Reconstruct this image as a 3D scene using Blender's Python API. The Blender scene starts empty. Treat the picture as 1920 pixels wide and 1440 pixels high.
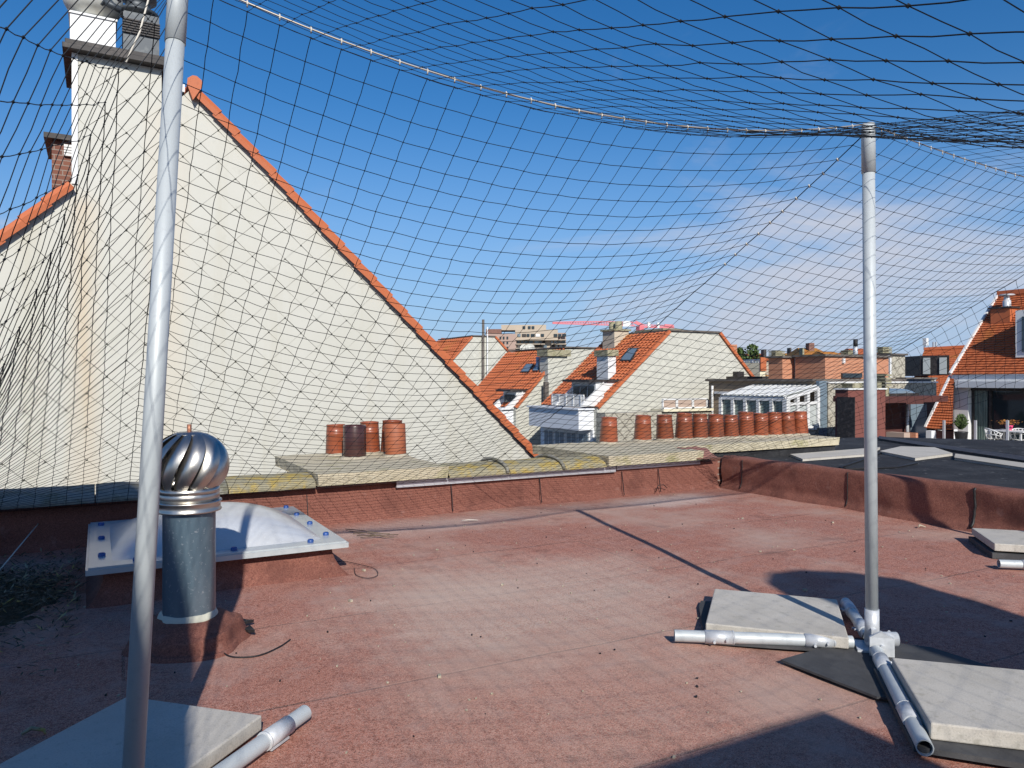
import bpy, bmesh, math, random
from mathutils import Vector as V, Matrix, noise as mnoise
random.seed(7)
R = math.radians
S = bpy.context.scene
COL = S.collection

# ------------------------------------------------------------------ camera, sky, sun
YAW = R(29); CZ = 1.3; F = 1400.0; HOR = 712.0
cam = bpy.data.cameras.new('camera'); camo = bpy.data.objects.new('camera', cam); COL.objects.link(camo)
cam.sensor_width = 36; cam.lens = F/1920*36; cam.clip_end = 3000; cam.clip_start = .05
camo.location = (0, 0, CZ); camo.rotation_euler = (R(90), 0, -YAW); cam.shift_y = -(720-HOR)/1920
S.camera = camo
SUN_EL, SUN_AZ = 32, 14.0      # light travels towards +Y, turned 14 degrees to +X
sun = bpy.data.lights.new('sun', 'SUN'); suno = bpy.data.objects.new('sun', sun); COL.objects.link(suno)
sun.energy = 4.4; sun.angle = R(.5); sun.color = (1, .955, .88)
d = V((math.sin(R(SUN_AZ))*math.cos(R(SUN_EL)), math.cos(R(SUN_AZ))*math.cos(R(SUN_EL)), -math.sin(R(SUN_EL))))
suno.rotation_euler = d.to_track_quat('-Z', 'Y').to_euler(); suno.location = (0, -5, 20)
w = bpy.data.worlds.new('World'); S.world = w; w.use_nodes = True
nt = w.node_tree; nt.nodes.clear()
def WN(t, **k):
    n = nt.nodes.new(t)
    for a, b in k.items(): setattr(n, a, b)
    return n
sky = WN('ShaderNodeTexSky', sky_type='NISHITA', sun_disc=False, sun_elevation=R(SUN_EL), sun_rotation=R(180+SUN_AZ),
         altitude=0, air_density=1.0, dust_density=.35, ozone_density=2.6)
tc = WN('ShaderNodeTexCoord'); sep = WN('ShaderNodeSeparateXYZ'); nt.links.new(tc.outputs['Generated'], sep.inputs[0])
mp = WN('ShaderNodeMapping'); mp.inputs['Scale'].default_value = (1.0, 1.0, 3.6); mp.inputs['Location'].default_value = (.25, .4, .1)
nt.links.new(tc.outputs['Generated'], mp.inputs[0])
nz = WN('ShaderNodeTexNoise'); nz.inputs['Scale'].default_value = 2.3; nz.inputs['Detail'].default_value = 8; nz.inputs['Roughness'].default_value = .6; nz.inputs['Distortion'].default_value = .5
nt.links.new(mp.outputs[0], nz.inputs['Vector'])
def WM(op, a, b=None, c=None):
    n = WN('ShaderNodeMath', operation=op); n.use_clamp = False
    for i, x in enumerate((a, b, c)):
        if x is None: continue
        if isinstance(x, (int, float)): n.inputs[i].default_value = x
        else: nt.links.new(x, n.inputs[i])
    return n.outputs[0]
def WR(v, a, b, c=0., e=1.):
    n = WN('ShaderNodeMapRange'); n.interpolation_type = 'SMOOTHSTEP'; nt.links.new(v, n.inputs[0])
    for i, x in enumerate((a, b, c, e)): n.inputs[1+i].default_value = x
    return n.outputs[0]
# clouds: a bank low in the sky, thicker to the east (+X), thin wisps higher up
zz = sep.outputs[2]; xx = sep.outputs[0]
low = WR(zz, .02, .34, 1., 0.)
east = WR(xx, .38, .88, 0., 1.)
thr = WM('SUBTRACT', .655, WM('ADD', WM('MULTIPLY', low, .15), WM('MULTIPLY', WM('MULTIPLY', east, WR(zz, .12, .5, 1., 0.)), .27)))
cl = WM('MULTIPLY', WR(WM('SUBTRACT', nz.outputs[0], thr), 0., .34), WR(zz, -.02, .05))
cl = WM('MULTIPLY', cl, .95)
mx = WN('ShaderNodeMix', data_type='RGBA'); nt.links.new(cl, mx.inputs[0])
hs = WN('ShaderNodeHueSaturation'); hs.inputs['Saturation'].default_value = 1.38; hs.inputs['Hue'].default_value = .506
nt.links.new(sky.outputs[0], hs.inputs['Color'])
hz = WN('ShaderNodeMix', data_type='RGBA'); nt.links.new(WR(zz, -.02, .36, .80, 0.), hz.inputs[0]); nt.links.new(hs.outputs[0], hz.inputs[6]); hz.inputs[7].default_value = (2.3, 3.8, 6.8, 1)
nt.links.new(hz.outputs[2], mx.inputs[6]); mx.inputs[7].default_value = (5.1, 5.4, 6.3, 1)
bg = WN('ShaderNodeBackground'); bg.inputs[1].default_value = .098
nt.links.new(mx.outputs[2], bg.inputs[0]); wo = WN('ShaderNodeOutputWorld'); nt.links.new(bg.outputs[0], wo.inputs[0])
S.view_settings.view_transform = 'Standard'; S.view_settings.look = 'None'; S.view_settings.exposure = 0.22; S.view_settings.gamma = 1
S.render.engine = 'CYCLES'; S.cycles.max_bounces = 6; S.cycles.transparent_max_bounces = 16

# ------------------------------------------------------------------ measuring helpers (photo direction -> metres on a real plane)
def ray(px, py):
    X = (px-960)/F; Z = (HOR-py)/F
    return V((X*math.cos(YAW)+math.sin(YAW), -X*math.sin(YAW)+math.cos(YAW), Z))
C0 = V((0, 0, CZ))
def onY(px, py, y): r = ray(px, py); return C0+r*(y/r.y)
def onX(px, py, x): r = ray(px, py); return C0+r*(x/r.x)
def onZ(px, py, z): r = ray(px, py); return C0+r*((z-CZ)/r.z)
def onD(px, py, dd): return C0+ray(px, py)*dd
def onP(px, py, p, n): r = ray(px, py); return C0+r*((p-C0).dot(n)/r.dot(n))

# ------------------------------------------------------------------ materials
M = {}
def mat(name, base, rough=.8, metal=0., layers=(), bump=(), grid=None, spec=.5, rnd=0., trans=0., coat=0., alpha=None, sss=0.):
    """layers: (scale, lo, hi, colour, strength[, stretch xyz]); bump: (scale, strength, distance); grid: dict for tiles/slates/bricks"""
    m = bpy.data.materials.new(name); m.use_nodes = True; M[name] = m
    n = m.node_tree.nodes; l = m.node_tree.links; b = n['Principled BSDF']
    b.inputs['Roughness'].default_value = rough; b.inputs['Metallic'].default_value = metal
    b.inputs['Specular IOR Level'].default_value = spec
    if trans: b.inputs['Transmission Weight'].default_value = trans
    if coat: b.inputs['Coat Weight'].default_value = coat; b.inputs['Coat Roughness'].default_value = .12
    if alpha is not None: b.inputs['Alpha'].default_value = alpha
    c = n.new('ShaderNodeTexCoord'); co = c.outputs['Object']
    col = n.new('ShaderNodeRGB'); col.outputs[0].default_value = (*base, 1); cur = col.outputs[0]
    gfac = None
    if grid:
        mp = n.new('ShaderNodeMapping'); mp.inputs['Rotation'].default_value = grid.get('rot', (0, 0, 0)); 
        src = co
        if grid.get('plane') == 'xz':
            s_ = n.new('ShaderNodeSeparateXYZ'); l.new(co, s_.inputs[0]); k_ = n.new('ShaderNodeCombineXYZ'); l.new(s_.outputs[0], k_.inputs[0]); l.new(s_.outputs[2], k_.inputs[1]); src = k_.outputs[0]
        if grid.get('plane') == 'yz':
            s_ = n.new('ShaderNodeSeparateXYZ'); l.new(co, s_.inputs[0]); k_ = n.new('ShaderNodeCombineXYZ'); 
            a_ = n.new('ShaderNodeMath'); a_.operation = 'ADD'; l.new(s_.outputs[0], a_.inputs[0]); l.new(s_.outputs[1], a_.inputs[1])
            l.new(a_.outputs[0], k_.inputs[0]); l.new(s_.outputs[2], k_.inputs[1]); src = k_.outputs[0]
        l.new(src, mp.inputs[0])
        br = n.new('ShaderNodeTexBrick'); br.offset = grid.get('offset', .5); br.squash = 1; l.new(mp.outputs[0], br.inputs['Vector'])
        br.inputs['Scale'].default_value = 1; br.inputs['Brick Width'].default_value = grid['w']; br.inputs['Row Height'].default_value = grid['h']
        br.inputs['Mortar Size'].default_value = grid['m']; br.inputs['Mortar Smooth'].default_value = .2
        br.inputs['Color1'].default_value = (*base, 1); br.inputs['Color2'].default_value = (*grid['c2'], 1); br.inputs['Mortar'].default_value = (*grid['cm'], 1)
        cur = br.outputs['Color']; gfac = br.outputs['Fac']
    for L in layers:
        sc, lo, hi, cc, st = L[:5]
        nz = n.new('ShaderNodeTexNoise'); nz.inputs['Scale'].default_value = sc; nz.inputs['Detail'].default_value = 6; nz.inputs['Roughness'].default_value = .62
        if len(L) > 5:
            mm = n.new('ShaderNodeMapping'); mm.inputs['Scale'].default_value = L[5]; l.new(co, mm.inputs[0]); l.new(mm.outputs[0], nz.inputs['Vector'])
        else: l.new(co, nz.inputs['Vector'])
        mr = n.new('ShaderNodeMapRange'); mr.inputs[1].default_value = lo; mr.inputs[2].default_value = hi; mr.inputs[4].default_value = st; l.new(nz.outputs[0], mr.inputs[0])
        mx = n.new('ShaderNodeMix'); mx.data_type = 'RGBA'; l.new(mr.outputs[0], mx.inputs[0]); l.new(cur, mx.inputs[6]); mx.inputs[7].default_value = (*cc, 1); cur = mx.outputs[2]
    if rnd:
        oi = n.new('ShaderNodeObjectInfo'); hv = n.new('ShaderNodeHueSaturation'); mr = n.new('ShaderNodeMapRange'); mr.inputs[3].default_value = 1-rnd; mr.inputs[4].default_value = 1+rnd
        l.new(oi.outputs['Random'], mr.inputs[0]); l.new(mr.outputs[0], hv.inputs['Value']); l.new(cur, hv.inputs['Color']); cur = hv.outputs[0]
    l.new(cur, b.inputs['Base Color'])
    prev = None
    for (sc, st, di) in bump:
        nz = n.new('ShaderNodeTexNoise'); nz.inputs['Scale'].default_value = sc; nz.inputs['Detail'].default_value = 4; l.new(co, nz.inputs['Vector'])
        bp = n.new('ShaderNodeBump'); bp.inputs['Strength'].default_value = st; bp.inputs['Distance'].default_value = di; l.new(nz.outputs[0], bp.inputs['Height'])
        if prev: l.new(prev, bp.inputs['Normal'])
        prev = bp.outputs[0]
    if gfac is not None and grid.get('b'):
        bp = n.new('ShaderNodeBump'); bp.inputs['Strength'].default_value = grid['b']; bp.inputs['Distance'].default_value = .02; bp.invert = True; l.new(gfac, bp.inputs['Height'])
        if prev: l.new(prev, bp.inputs['Normal'])
        prev = bp.outputs[0]
    if prev: l.new(prev, b.inputs['Normal'])
    return m
DI = (0, 0, R(45))
mat('deck', (.35, .130, .088), .93, layers=[(1.1, .42, .72, (.37, .16, .115), .8), (300, .5, .62, (.74, .44, .35), .75), (170, .52, .62, (.07, .03, .024), .85), (95, .5, .62, (.50, .30, .24), .5), (45, .5, .64, (.17, .065, .045), .55),
     (.75, .48, .68, (.47, .33, .265), .8), (6, .5, .75, (.38, .24, .21), .45), (2.6, .58, .72, (.12, .06, .05), .5)], bump=[(240, .5, .004), (2.5, .25, .03), (12, .2, .006)],
     grid=dict(w=6.5, h=1.02, m=.008, c2=(.375, .142, .098), cm=(.07, .03, .022), rot=(0, 0, R(1.5)), b=.4), spec=.25)
mat('upstand', (.19, .07, .052), .92, layers=[(300, .5, .62, (.46, .23, .17), .6), (150, .5, .64, (.06, .025, .02), .7), (70, .5, .62, (.30, .13, .09), .5), (3.5, .5, .7, (.10, .04, .032), .6), (9, .6, .72, (.33, .2, .17), .35)], bump=[(240, .6, .004), (4, .5, .03)], spec=.25)
mat('upstand_pale', (.27, .125, .10), .92, layers=[(300, .45, .7, (.4, .22, .18), .5), (200, .5, .72, (.09, .04, .035), .6)], bump=[(240, .5, .004)], spec=.25)
mat('bitumen_black', (.022, .022, .024), .85, layers=[(2.2, .45, .7, (.055, .056, .06), .7), (30, .55, .7, (.10, .10, .10), .35), (7, .64, .7, (.3, .3, .3), .5)], spec=.2, bump=[(9, .5, .02), (120, .3, .003)])
mat('tar', (.012, .011, .012), .55, bump=[(60, .5, .004)])
mat('slate_white', (.50, .49, .435), .6, layers=[(1.2, .4, .75, (.45, .44, .37), .5), (.9, .52, .75, (.42, .39, .30), .6, (2.2, 1, .12)), (3.5, .6, .72, (.36, .35, .29), .35)], bump=[(30, .08, .003)], rnd=.0)
mat('slate_edge', (.035, .038, .03), .8, layers=[(6, .5, .7, (.09, .085, .04), .6)])
mat('rust_stain', (.56, .49, .36), .7, layers=[(3, .4, .62, (.58, .56, .47), .95, (3, 1, .25)), (8, .55, .75, (.50, .37, .2), .45, (2, 1, .2))])
G = dict(w=.33, h=.33, m=.006, offset=0., c2=(.48, .47, .41), cm=(.26, .26, .22), rot=DI, plane='xz', b=.3)
mat('gable_far', (.54, .53, .46), .7, layers=[(.4, .45, .75, (.45, .44, .38), .4)], grid=G)
mat('slate_rough', (.38, .35, .28), .9, layers=[(5, .45, .7, (.52, .50, .42), .6), (14, .5, .7, (.16, .13, .09), .6)], bump=[(20, .6, .02)],
     grid=dict(w=.42, h=.42, m=.02, offset=0., c2=(.40, .37, .30), cm=(.13, .11, .085), rot=DI, plane='yz', b=.8))
mat('tile_orange', (.45, .125, .045), .65, layers=[(1.2, .45, .7, (.40, .10, .03), .7), (9, .5, .7, (.30, .08, .03), .45), (.6, .58, .7, (.42, .2, .04), .5)], bump=[(40, .3, .004)])
mat('tile_lichen', (.45, .17, .035), .75, layers=[(2.2, .42, .62, (.42, .24, .04), .8), (9, .5, .7, (.22, .1, .04), .5)], bump=[(40, .3, .004)])
mat('tile_verge', (.46, .13, .05), .6, layers=[(3, .45, .7, (.46, .11, .035), .7), (25, .55, .7, (.3, .09, .04), .4)], bump=[(30, .3, .006)], spec=.4)
mat('pot_clay', (.27, .068, .028), .45, layers=[(6, .45, .7, (.19, .055, .028), .75, (1, 1, .5)), (22, .55, .7, (.12, .045, .03), .7, (1, 1, .35)), (5, .55, .68, (.09, .05, .035), .6)], bump=[(14, .15, .006)], rnd=.2, coat=.2)
mat('pot_dark', (.045, .014, .012), .35, layers=[(9, .5, .7, (.08, .03, .025), .6)], bump=[(14, .2, .006)], coat=.4)
mat('pot_matt', (.32, .095, .04), .6, layers=[(12, .5, .7, (.22, .07, .035), .7)], bump=[(14, .2, .006)])
mat('mortar', (.42, .37, .28), .95, layers=[(18, .45, .65, (.25, .22, .16), .7)], bump=[(30, .8, .02)])
mat('old_concrete', (.52, .46, .33), .95, layers=[(7, .47, .66, (.38, .33, .22), .7), (28, .5, .7, (.56, .52, .40), .6), (4, .58, .68, (.27, .26, .10), .6), (60, .52, .7, (.08, .07, .05), .6)], bump=[(25, .7, .015), (90, .5, .005)])
mat('lichen_coping', (.30, .27, .18), .95, layers=[(5, .47, .60, (.44, .30, .035), .75), (14, .5, .66, (.21, .2, .14), .7), (60, .55, .7, (.07, .06, .04), .6)], bump=[(25, .8, .015), (90, .5, .005)])
mat('grey_coping', (.22, .21, .18), .95, layers=[(7, .45, .62, (.13, .12, .07), .8), (30, .5, .7, (.34, .33, .28), .5)], bump=[(25, .7, .015)])
mat('paver', (.50, .465, .41), .92, layers=[(3, .42, .68, (.38, .35, .30), .7), (160, .5, .7, (.24, .23, .2), .5), (9, .6, .75, (.55, .53, .48), .4), (1.6, .5, .7, (.40, .375, .33), .5), (24, .58, .7, (.27, .25, .2), .5)], bump=[(140, .35, .003), (10, .2, .006)])
mat('galv', (.50, .52, .54), .45, .25, layers=[(30, .42, .62, (.62, .64, .66), .8), (9, .5, .7, (.36, .38, .40), .6)], bump=[(40, .1, .002)])
mat('pole_grey', (.44, .475, .485), .5, .12, layers=[(5, .4, .7, (.52, .55, .56), .7, (1, 1, .25)), (60, .55, .72, (.33, .35, .37), .4)], bump=[(50, .06, .002)])
mat('rubber', (.045, .045, .047), .85, layers=[(4, .45, .7, (.10, .10, .10), .6)], bump=[(80, .4, .003)])
mat('stainless', (.55, .53, .49), .38, 1., layers=[(5, .5, .7, (.55, .5, .44), .7)], bump=[(14, .12, .01)])
mat('pipe_zinc', (.12, .18, .225), .36, .5, layers=[(5, .45, .7, (.22, .28, .32), .7, (1, 1, .4)), (60, .6, .7, (.55, .58, .6), .5), (2, .6, .7, (.4, .3, .2), .3)])
mat('sealant', (.5, .49, .4), .7, bump=[(30, .4, .01)])
mat('copper', (.45, .2, .12), .5, .6)
mat('dome', (.47, .475, .475), .3, layers=[(2.5, .4, .75, (.62, .66, .72), .6), (70, .58, .7, (.72, .74, .75), .4)], coat=.25, bump=[(3, .06, .02)])
mat('dome_frame', (.40, .43, .44), .35, layers=[(8, .45, .7, (.5, .52, .5), .5)], coat=.3)
mat('blue_cap', (.025, .075, .26), .4)
mat('alu', (.66, .67, .69), .4, .55, layers=[(6, .5, .7, (.5, .5, .52), .5, (.4, 1, 1))])
mat('net', (.013, .016, .02), .75, spec=.25)
mat('wire', (.42, .38, .33), .45, .6)
mat('string', (.62, .58, .5), .85)
mat('white', (.68, .68, .67), .5, layers=[(3, .45, .7, (.58, .58, .56), .5)])
mat('white_wall', (.70, .72, .75), .7, layers=[(1.2, .45, .75, (.62, .63, .64), .5)])
mat('grey_fascia', (.50, .51, .53), .6)
mat('cream', (.68, .62, .45), .8)
mat('dark_trim', (.022, .018, .017), .6, layers=[(9, .5, .7, (.12, .1, .09), .5)])
mat('cowl_white', (.55, .55, .5), .5, layers=[(5, .5, .7, (.42, .38, .3), .6)])
mat('cowl_dark', (.06, .07, .08), .5, .3, layers=[(12, .5, .7, (.14, .15, .15), .5)])
mat('glass_dark', (.02, .03, .035), .06, spec=.8)
mat('glass_green', (.12, .17, .15), .1, spec=.8, layers=[(2, .45, .6, (.28, .34, .3), .6, (3, 3, .4))])
mat('glass_blue', (.16, .21, .25), .1, spec=.8)
mat('blind', (.42, .45, .44), .6)
BR = dict(w=.22, h=.075, m=.008, c2=(.25, .11, .07), cm=(.25, .2, .17), plane='yz')
mat('brick_brown', (.21, .085, .055), .9, grid=dict(BR, c2=(.14, .055, .04)))
mat('brick_orange', (.50, .215, .12), .9, layers=[(1, .4, .7, (.42, .17, .09), .5)], grid=dict(BR, c2=(.44, .18, .1), cm=(.5, .3, .2)))
mat('brick_tan', (.30, .22, .15), .9, layers=[(1, .4, .7, (.24, .17, .11), .5)], grid=dict(BR, c2=(.26, .19, .12), cm=(.3, .26, .2)))
mat('flat_roof_edge', (.10, .085, .075), .9, layers=[(3, .45, .7, (.2, .18, .15), .6)])
mat('maroon', (.075, .022, .018), .8, layers=[(2, .45, .7, (.05, .018, .015), .6), (60, .5, .7, (.2, .07, .05), .3)])  # darkened copy that paints shade onto the recess, canopy and slope wall
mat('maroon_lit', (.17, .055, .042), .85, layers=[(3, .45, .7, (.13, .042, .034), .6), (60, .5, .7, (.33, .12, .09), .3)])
mat('stone_chim', (.33, .30, .20), .95, layers=[(4, .45, .62, (.2, .19, .1), .8)], bump=[(12, .6, .03)])
mat('beige_wall', (.50, .43, .33), .85, layers=[(1, .45, .7, (.42, .35, .27), .5)])
mat('pink_wall', (.38, .27, .22), .85)
mat('tan_wall', (.42, .35, .27), .85)
mat('crane', (.62, .17, .19), .6)
mat('leaf', (.06, .10, .025), .7, layers=[(1, .4, .7, (.09, .13, .035), .7)], rnd=.15)
mat('leaf_dry', (.055, .045, .022), .95, layers=[(8, .45, .65, (.02, .03, .012), .8), (90, .5, .7, (.12, .10, .06), .5)], bump=[(60, 1, .02)])
mat('bark', (.12, .09, .06), .9)
mat('ground', (.09, .09, .09), .9, layers=[(.2, .4, .7, (.13, .12, .11), .6)])
mat('pink_pot', (.6, .05, .15), .5)
mat('black_pot', (.02, .02, .022), .5)
mat('terrace', (.40, .37, .32), .9, layers=[(2, .45, .7, (.3, .27, .22), .5)])
mat('brick_rendered', (.40, .30, .24), .9)

# rust wash below the chimney corner: a stain with its own shape in the slates' colour
def stain(name, x0, w_, zt, colr, st):
    n = M[name].node_tree.nodes; l = M[name].node_tree.links; b = n['Principled BSDF']; cur = b.inputs['Base Color'].links[0].from_socket
    g_ = n.new('ShaderNodeNewGeometry'); sp = n.new('ShaderNodeSeparateXYZ'); l.new(g_.outputs['Position'], sp.inputs[0])
    def mth(op, a, b_, c_=None):
        k = n.new('ShaderNodeMath'); k.operation = op
        for i, q in enumerate((a, b_, c_)):
            if q is None: continue
            if isinstance(q, (int, float)): k.inputs[i].default_value = q
            else: l.new(q, k.inputs[i])
        return k.outputs[0]
    nz = n.new('ShaderNodeTexNoise'); nz.inputs['Scale'].default_value = 1.5; mm = n.new('ShaderNodeMapping'); mm.inputs['Scale'].default_value = (3, 1, .35); l.new(g_.outputs['Position'], mm.inputs[0]); l.new(mm.outputs[0], nz.inputs['Vector'])
    dx = mth('ABSOLUTE', mth('SUBTRACT', sp.outputs[0], x0), 0); f1 = mth('SUBTRACT', 1, mth('DIVIDE', dx, w_)); f1 = mth('MAXIMUM', f1, 0)
    f2 = mth('MINIMUM', 1, mth('MAXIMUM', 0, mth('MULTIPLY', mth('SUBTRACT', zt, sp.outputs[2]), 4)))
    f = mth('MULTIPLY', mth('MULTIPLY', f1, f2), mth('MULTIPLY', nz.outputs[0], st))
    mx = n.new('ShaderNodeMix'); mx.data_type = 'RGBA'; l.new(f, mx.inputs[0]); l.new(cur, mx.inputs[6]); mx.inputs[7].default_value = (*colr, 1); l.new(mx.outputs[2], b.inputs['Base Color'])
def patch(name, cx, cy, rx, ry, colr, st):
    n = M[name].node_tree.nodes; l = M[name].node_tree.links; b = n['Principled BSDF']; cur = b.inputs['Base Color'].links[0].from_socket
    g_ = n.new('ShaderNodeNewGeometry'); mm = n.new('ShaderNodeMapping'); mm.inputs['Location'].default_value = (-cx/rx, -cy/ry, 0); mm.inputs['Scale'].default_value = (1/rx, 1/ry, 0); l.new(g_.outputs['Position'], mm.inputs[0])
    ln = n.new('ShaderNodeVectorMath'); ln.operation = 'LENGTH'; l.new(mm.outputs[0], ln.inputs[0])
    nz = n.new('ShaderNodeTexNoise'); nz.inputs['Scale'].default_value = 2.2; nz.inputs['Detail'].default_value = 9; nz.inputs['Roughness'].default_value = .7; l.new(g_.outputs['Position'], nz.inputs['Vector'])
    ad = n.new('ShaderNodeMath'); ad.operation = 'MULTIPLY_ADD'; l.new(nz.outputs[0], ad.inputs[0]); ad.inputs[1].default_value = -1.6; l.new(ln.outputs['Value'], ad.inputs[2])
    mr = n.new('ShaderNodeMapRange'); mr.interpolation_type = 'SMOOTHSTEP'; mr.inputs[1].default_value = -.45; mr.inputs[2].default_value = .5; mr.inputs[3].default_value = st; mr.inputs[4].default_value = 0; l.new(ad.outputs[0], mr.inputs[0])
    fn = n.new('ShaderNodeTexNoise'); fn.inputs['Scale'].default_value = 130; l.new(g_.outputs['Position'], fn.inputs['Vector'])
    fr_ = n.new('ShaderNodeMapRange'); fr_.inputs[1].default_value = .35; fr_.inputs[2].default_value = .6; fr_.inputs[3].default_value = .25; l.new(fn.outputs[0], fr_.inputs[0])
    ml = n.new('ShaderNodeMath'); ml.operation = 'MULTIPLY'; l.new(mr.outputs[0], ml.inputs[0]); l.new(fr_.outputs[0], ml.inputs[1])
    mx = n.new('ShaderNodeMix'); mx.data_type = 'RGBA'; l.new(ml.outputs[0], mx.inputs[0]); l.new(cur, mx.inputs[6]); mx.inputs[7].default_value = (*colr, 1); l.new(mx.outputs[2], b.inputs['Base Color'])
# dried puddle marks on the felt
patch('deck', 2.3, 3.9, 1.3, 1.0, (.56, .44, .36), .75)
patch('deck', 2.0, 2.6, 1.1, .9, (.52, .38, .30), .4)
patch('deck', 5.4, 6.2, .9, .35, (.58, .48, .42), .9)
patch('deck', 2.3, 6.2, 1.5, .35, (.55, .42, .36), .7)
stain('slate_white', -.16, .26, 3.85, (.50, .36, .2), .8)
stain('slate_white', .85, .34, 5.2, (.55, .44, .3), .6)

# ------------------------------------------------------------------ mesh builder
def smooth(pts, k=6):
    pts = [V(p) for p in pts]; P = [pts[0]]+pts+[pts[-1]]; out = []
    for i in range(1, len(P)-2):
        for q in range(k):
            t = q/k; a, b, c, d_ = P[i-1:i+3]
            out.append(.5*((2*b)+(c-a)*t+(2*a-5*b+4*c-d_)*t*t+(3*b-a-3*c+d_)*t**3))
    return out+[pts[-1]]
class MB:
    def __init__(s): s.v = []; s.f = []; s.mi = []; s.sm = []
    def face(s, pts, mi=0, smooth=False):
        n = len(s.v); s.v += [V(p) for p in pts]; s.f.append(tuple(range(n, n+len(pts)))); s.mi.append(mi); s.sm.append(smooth); return s
    def raw(s, vs, fs, mi=0, smooth=False):
        n = len(s.v); s.v += [V(p) for p in vs]
        for f in fs: s.f.append(tuple(n+i for i in f)); s.mi.append(mi); s.sm.append(smooth)
        return s
    def box(s, a, b, mi=0, rz=0., piv=None):
        x0, y0, z0 = a; x1, y1, z1 = b
        x0, x1 = min(x0, x1), max(x0, x1); y0, y1 = min(y0, y1), max(y0, y1); z0, z1 = min(z0, z1), max(z0, z1)
        vs = [V(p) for p in ((x0,y0,z0),(x1,y0,z0),(x1,y1,z0),(x0,y1,z0),(x0,y0,z1),(x1,y0,z1),(x1,y1,z1),(x0,y1,z1))]
        if rz:
            p = V(piv) if piv else V(((x0+x1)/2, (y0+y1)/2, 0)); m = Matrix.Rotation(rz, 3, 'Z'); vs = [m@(q-p)+p for q in vs]
        return s.raw(vs, [(0,3,2,1),(4,5,6,7),(0,1,5,4),(1,2,6,5),(2,3,7,6),(3,0,4,7)], mi)
    def prism(s, poly, ext, mi=0, side=None):
        poly = [V(p) for p in poly]; e = V(ext); n = len(poly)
        s.raw(poly, [tuple(range(n))], mi); s.raw([p+e for p in poly], [tuple(reversed(range(n)))], mi)
        for i in range(n):
            j = (i+1) % n; s.face([poly[i], poly[j], poly[j]+e, poly[i]+e], mi if side is None else side)
        return s
    def bar(s, a, b, wx, wz=None, mi=0, up=(0, 0, 1)):
        a = V(a); b = V(b); wz = wx if wz is None else wz; t = (b-a).normalized(); u = V(up)
        if abs(t.dot(u)) > .98: u = V((1, 0, 0))
        q = t.cross(u).normalized(); u = q.cross(t).normalized(); q *= wx/2; u *= wz/2
        vs = [a-q-u, a+q-u, a+q+u, a-q+u, b-q-u, b+q-u, b+q+u, b-q+u]
        return s.raw(vs, [(0,1,2,3),(7,6,5,4),(0,4,5,1),(1,5,6,2),(2,6,7,3),(3,7,4,0)], mi)
    def tube(s, pts, r, n=8, mi=0, caps=True, smooth=True):
        pts = [V(p) for p in pts]; rs = r if isinstance(r, (list, tuple)) else [r]*len(pts)
        k = len(s.v); q = None
        for i, p in enumerate(pts):
            t = (pts[min(i+1, len(pts)-1)]-pts[max(i-1, 0)]).normalized()
            if q is None:
                u = V((0, 0, 1)) if abs(t.z) < .9 else V((1, 0, 0)); q = t.cross(u).normalized()
            else: q = (q-t*q.dot(t)).normalized()
            u = t.cross(q)
            for j in range(n):
                a = 2*math.pi*j/n; s.v.append(p+(q*math.cos(a)+u*math.sin(a))*rs[i])
        for i in range(len(pts)-1):
            for j in range(n):
                a = k+i*n+j; b = k+i*n+(j+1) % n; s.f.append((a, b, b+n, a+n)); s.mi.append(mi); s.sm.append(smooth)
        if caps:
            s.f.append(tuple(k+j for j in reversed(range(n)))); s.mi.append(mi); s.sm.append(False)
            e = k+(len(pts)-1)*n; s.f.append(tuple(e+j for j in range(n))); s.mi.append(mi); s.sm.append(False)
        return s
    def lathe(s, prof, c=(0, 0, 0), n=24, mi=0, smooth=True, jit=0., close=False):
        c = V(c); k = len(s.v); m = len(prof)
        for (r, z) in prof:
            for j in range(n):
                a = 2*math.pi*j/n; rr = r*(1+(jit*mnoise.noise(V((math.cos(a)*2, math.sin(a)*2, z*6+c.x))) if jit else 0))
                s.v.append(c+V((math.cos(a)*rr, math.sin(a)*rr, z)))
        for i in range(m-1 if not close else m):
            for j in range(n):
                a = k+i*n+j; b = k+i*n+(j+1) % n; i2 = (i+1) % m
                s.f.append((a, b, k+i2*n+(j+1) % n, k+i2*n+j)); s.mi.append(mi); s.sm.append(smooth)
        return s
    def grid(s, fn, nu, nv, mi=0, smooth=True):
        k = len(s.v)
        for i in range(nu+1):
            for j in range(nv+1): s.v.append(V(fn(i/nu, j/nv)))
        for i in range(nu):
            for j in range(nv):
                a = k+i*(nv+1)+j; s.f.append((a, a+nv+1, a+nv+2, a+1)); s.mi.append(mi); s.sm.append(smooth)
        return s
    def build(s, name, mats, parent=None, bevel=0., recalc=True):
        if isinstance(mats, str): mats = [mats]
        off = V((0, 0, 0)); p = parent
        while p is not None: off += p.location; p = p.parent
        me = bpy.data.meshes.new(name); me.from_pydata([v-off for v in s.v], [], s.f)
        for m in mats: me.materials.append(M[m])
        me.polygons.foreach_set('material_index', s.mi); me.polygons.foreach_set('use_smooth', s.sm); me.update()
        if recalc or bevel:
            bm = bmesh.new(); bm.from_mesh(me)
            if bevel:
                bmesh.ops.remove_doubles(bm, verts=bm.verts, dist=1e-5)
                es = [e for e in bm.edges if len(e.link_faces) == 2 and e.calc_face_angle(0) > .5]
                bmesh.ops.bevel(bm, geom=es, offset=bevel, segments=2, affect='EDGES', profile=.5)
            bmesh.ops.recalc_face_normals(bm, faces=bm.faces); bm.to_mesh(me); bm.free()
        o = bpy.data.objects.new(name, me); COL.objects.link(o); o.parent = parent
        return o
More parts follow.
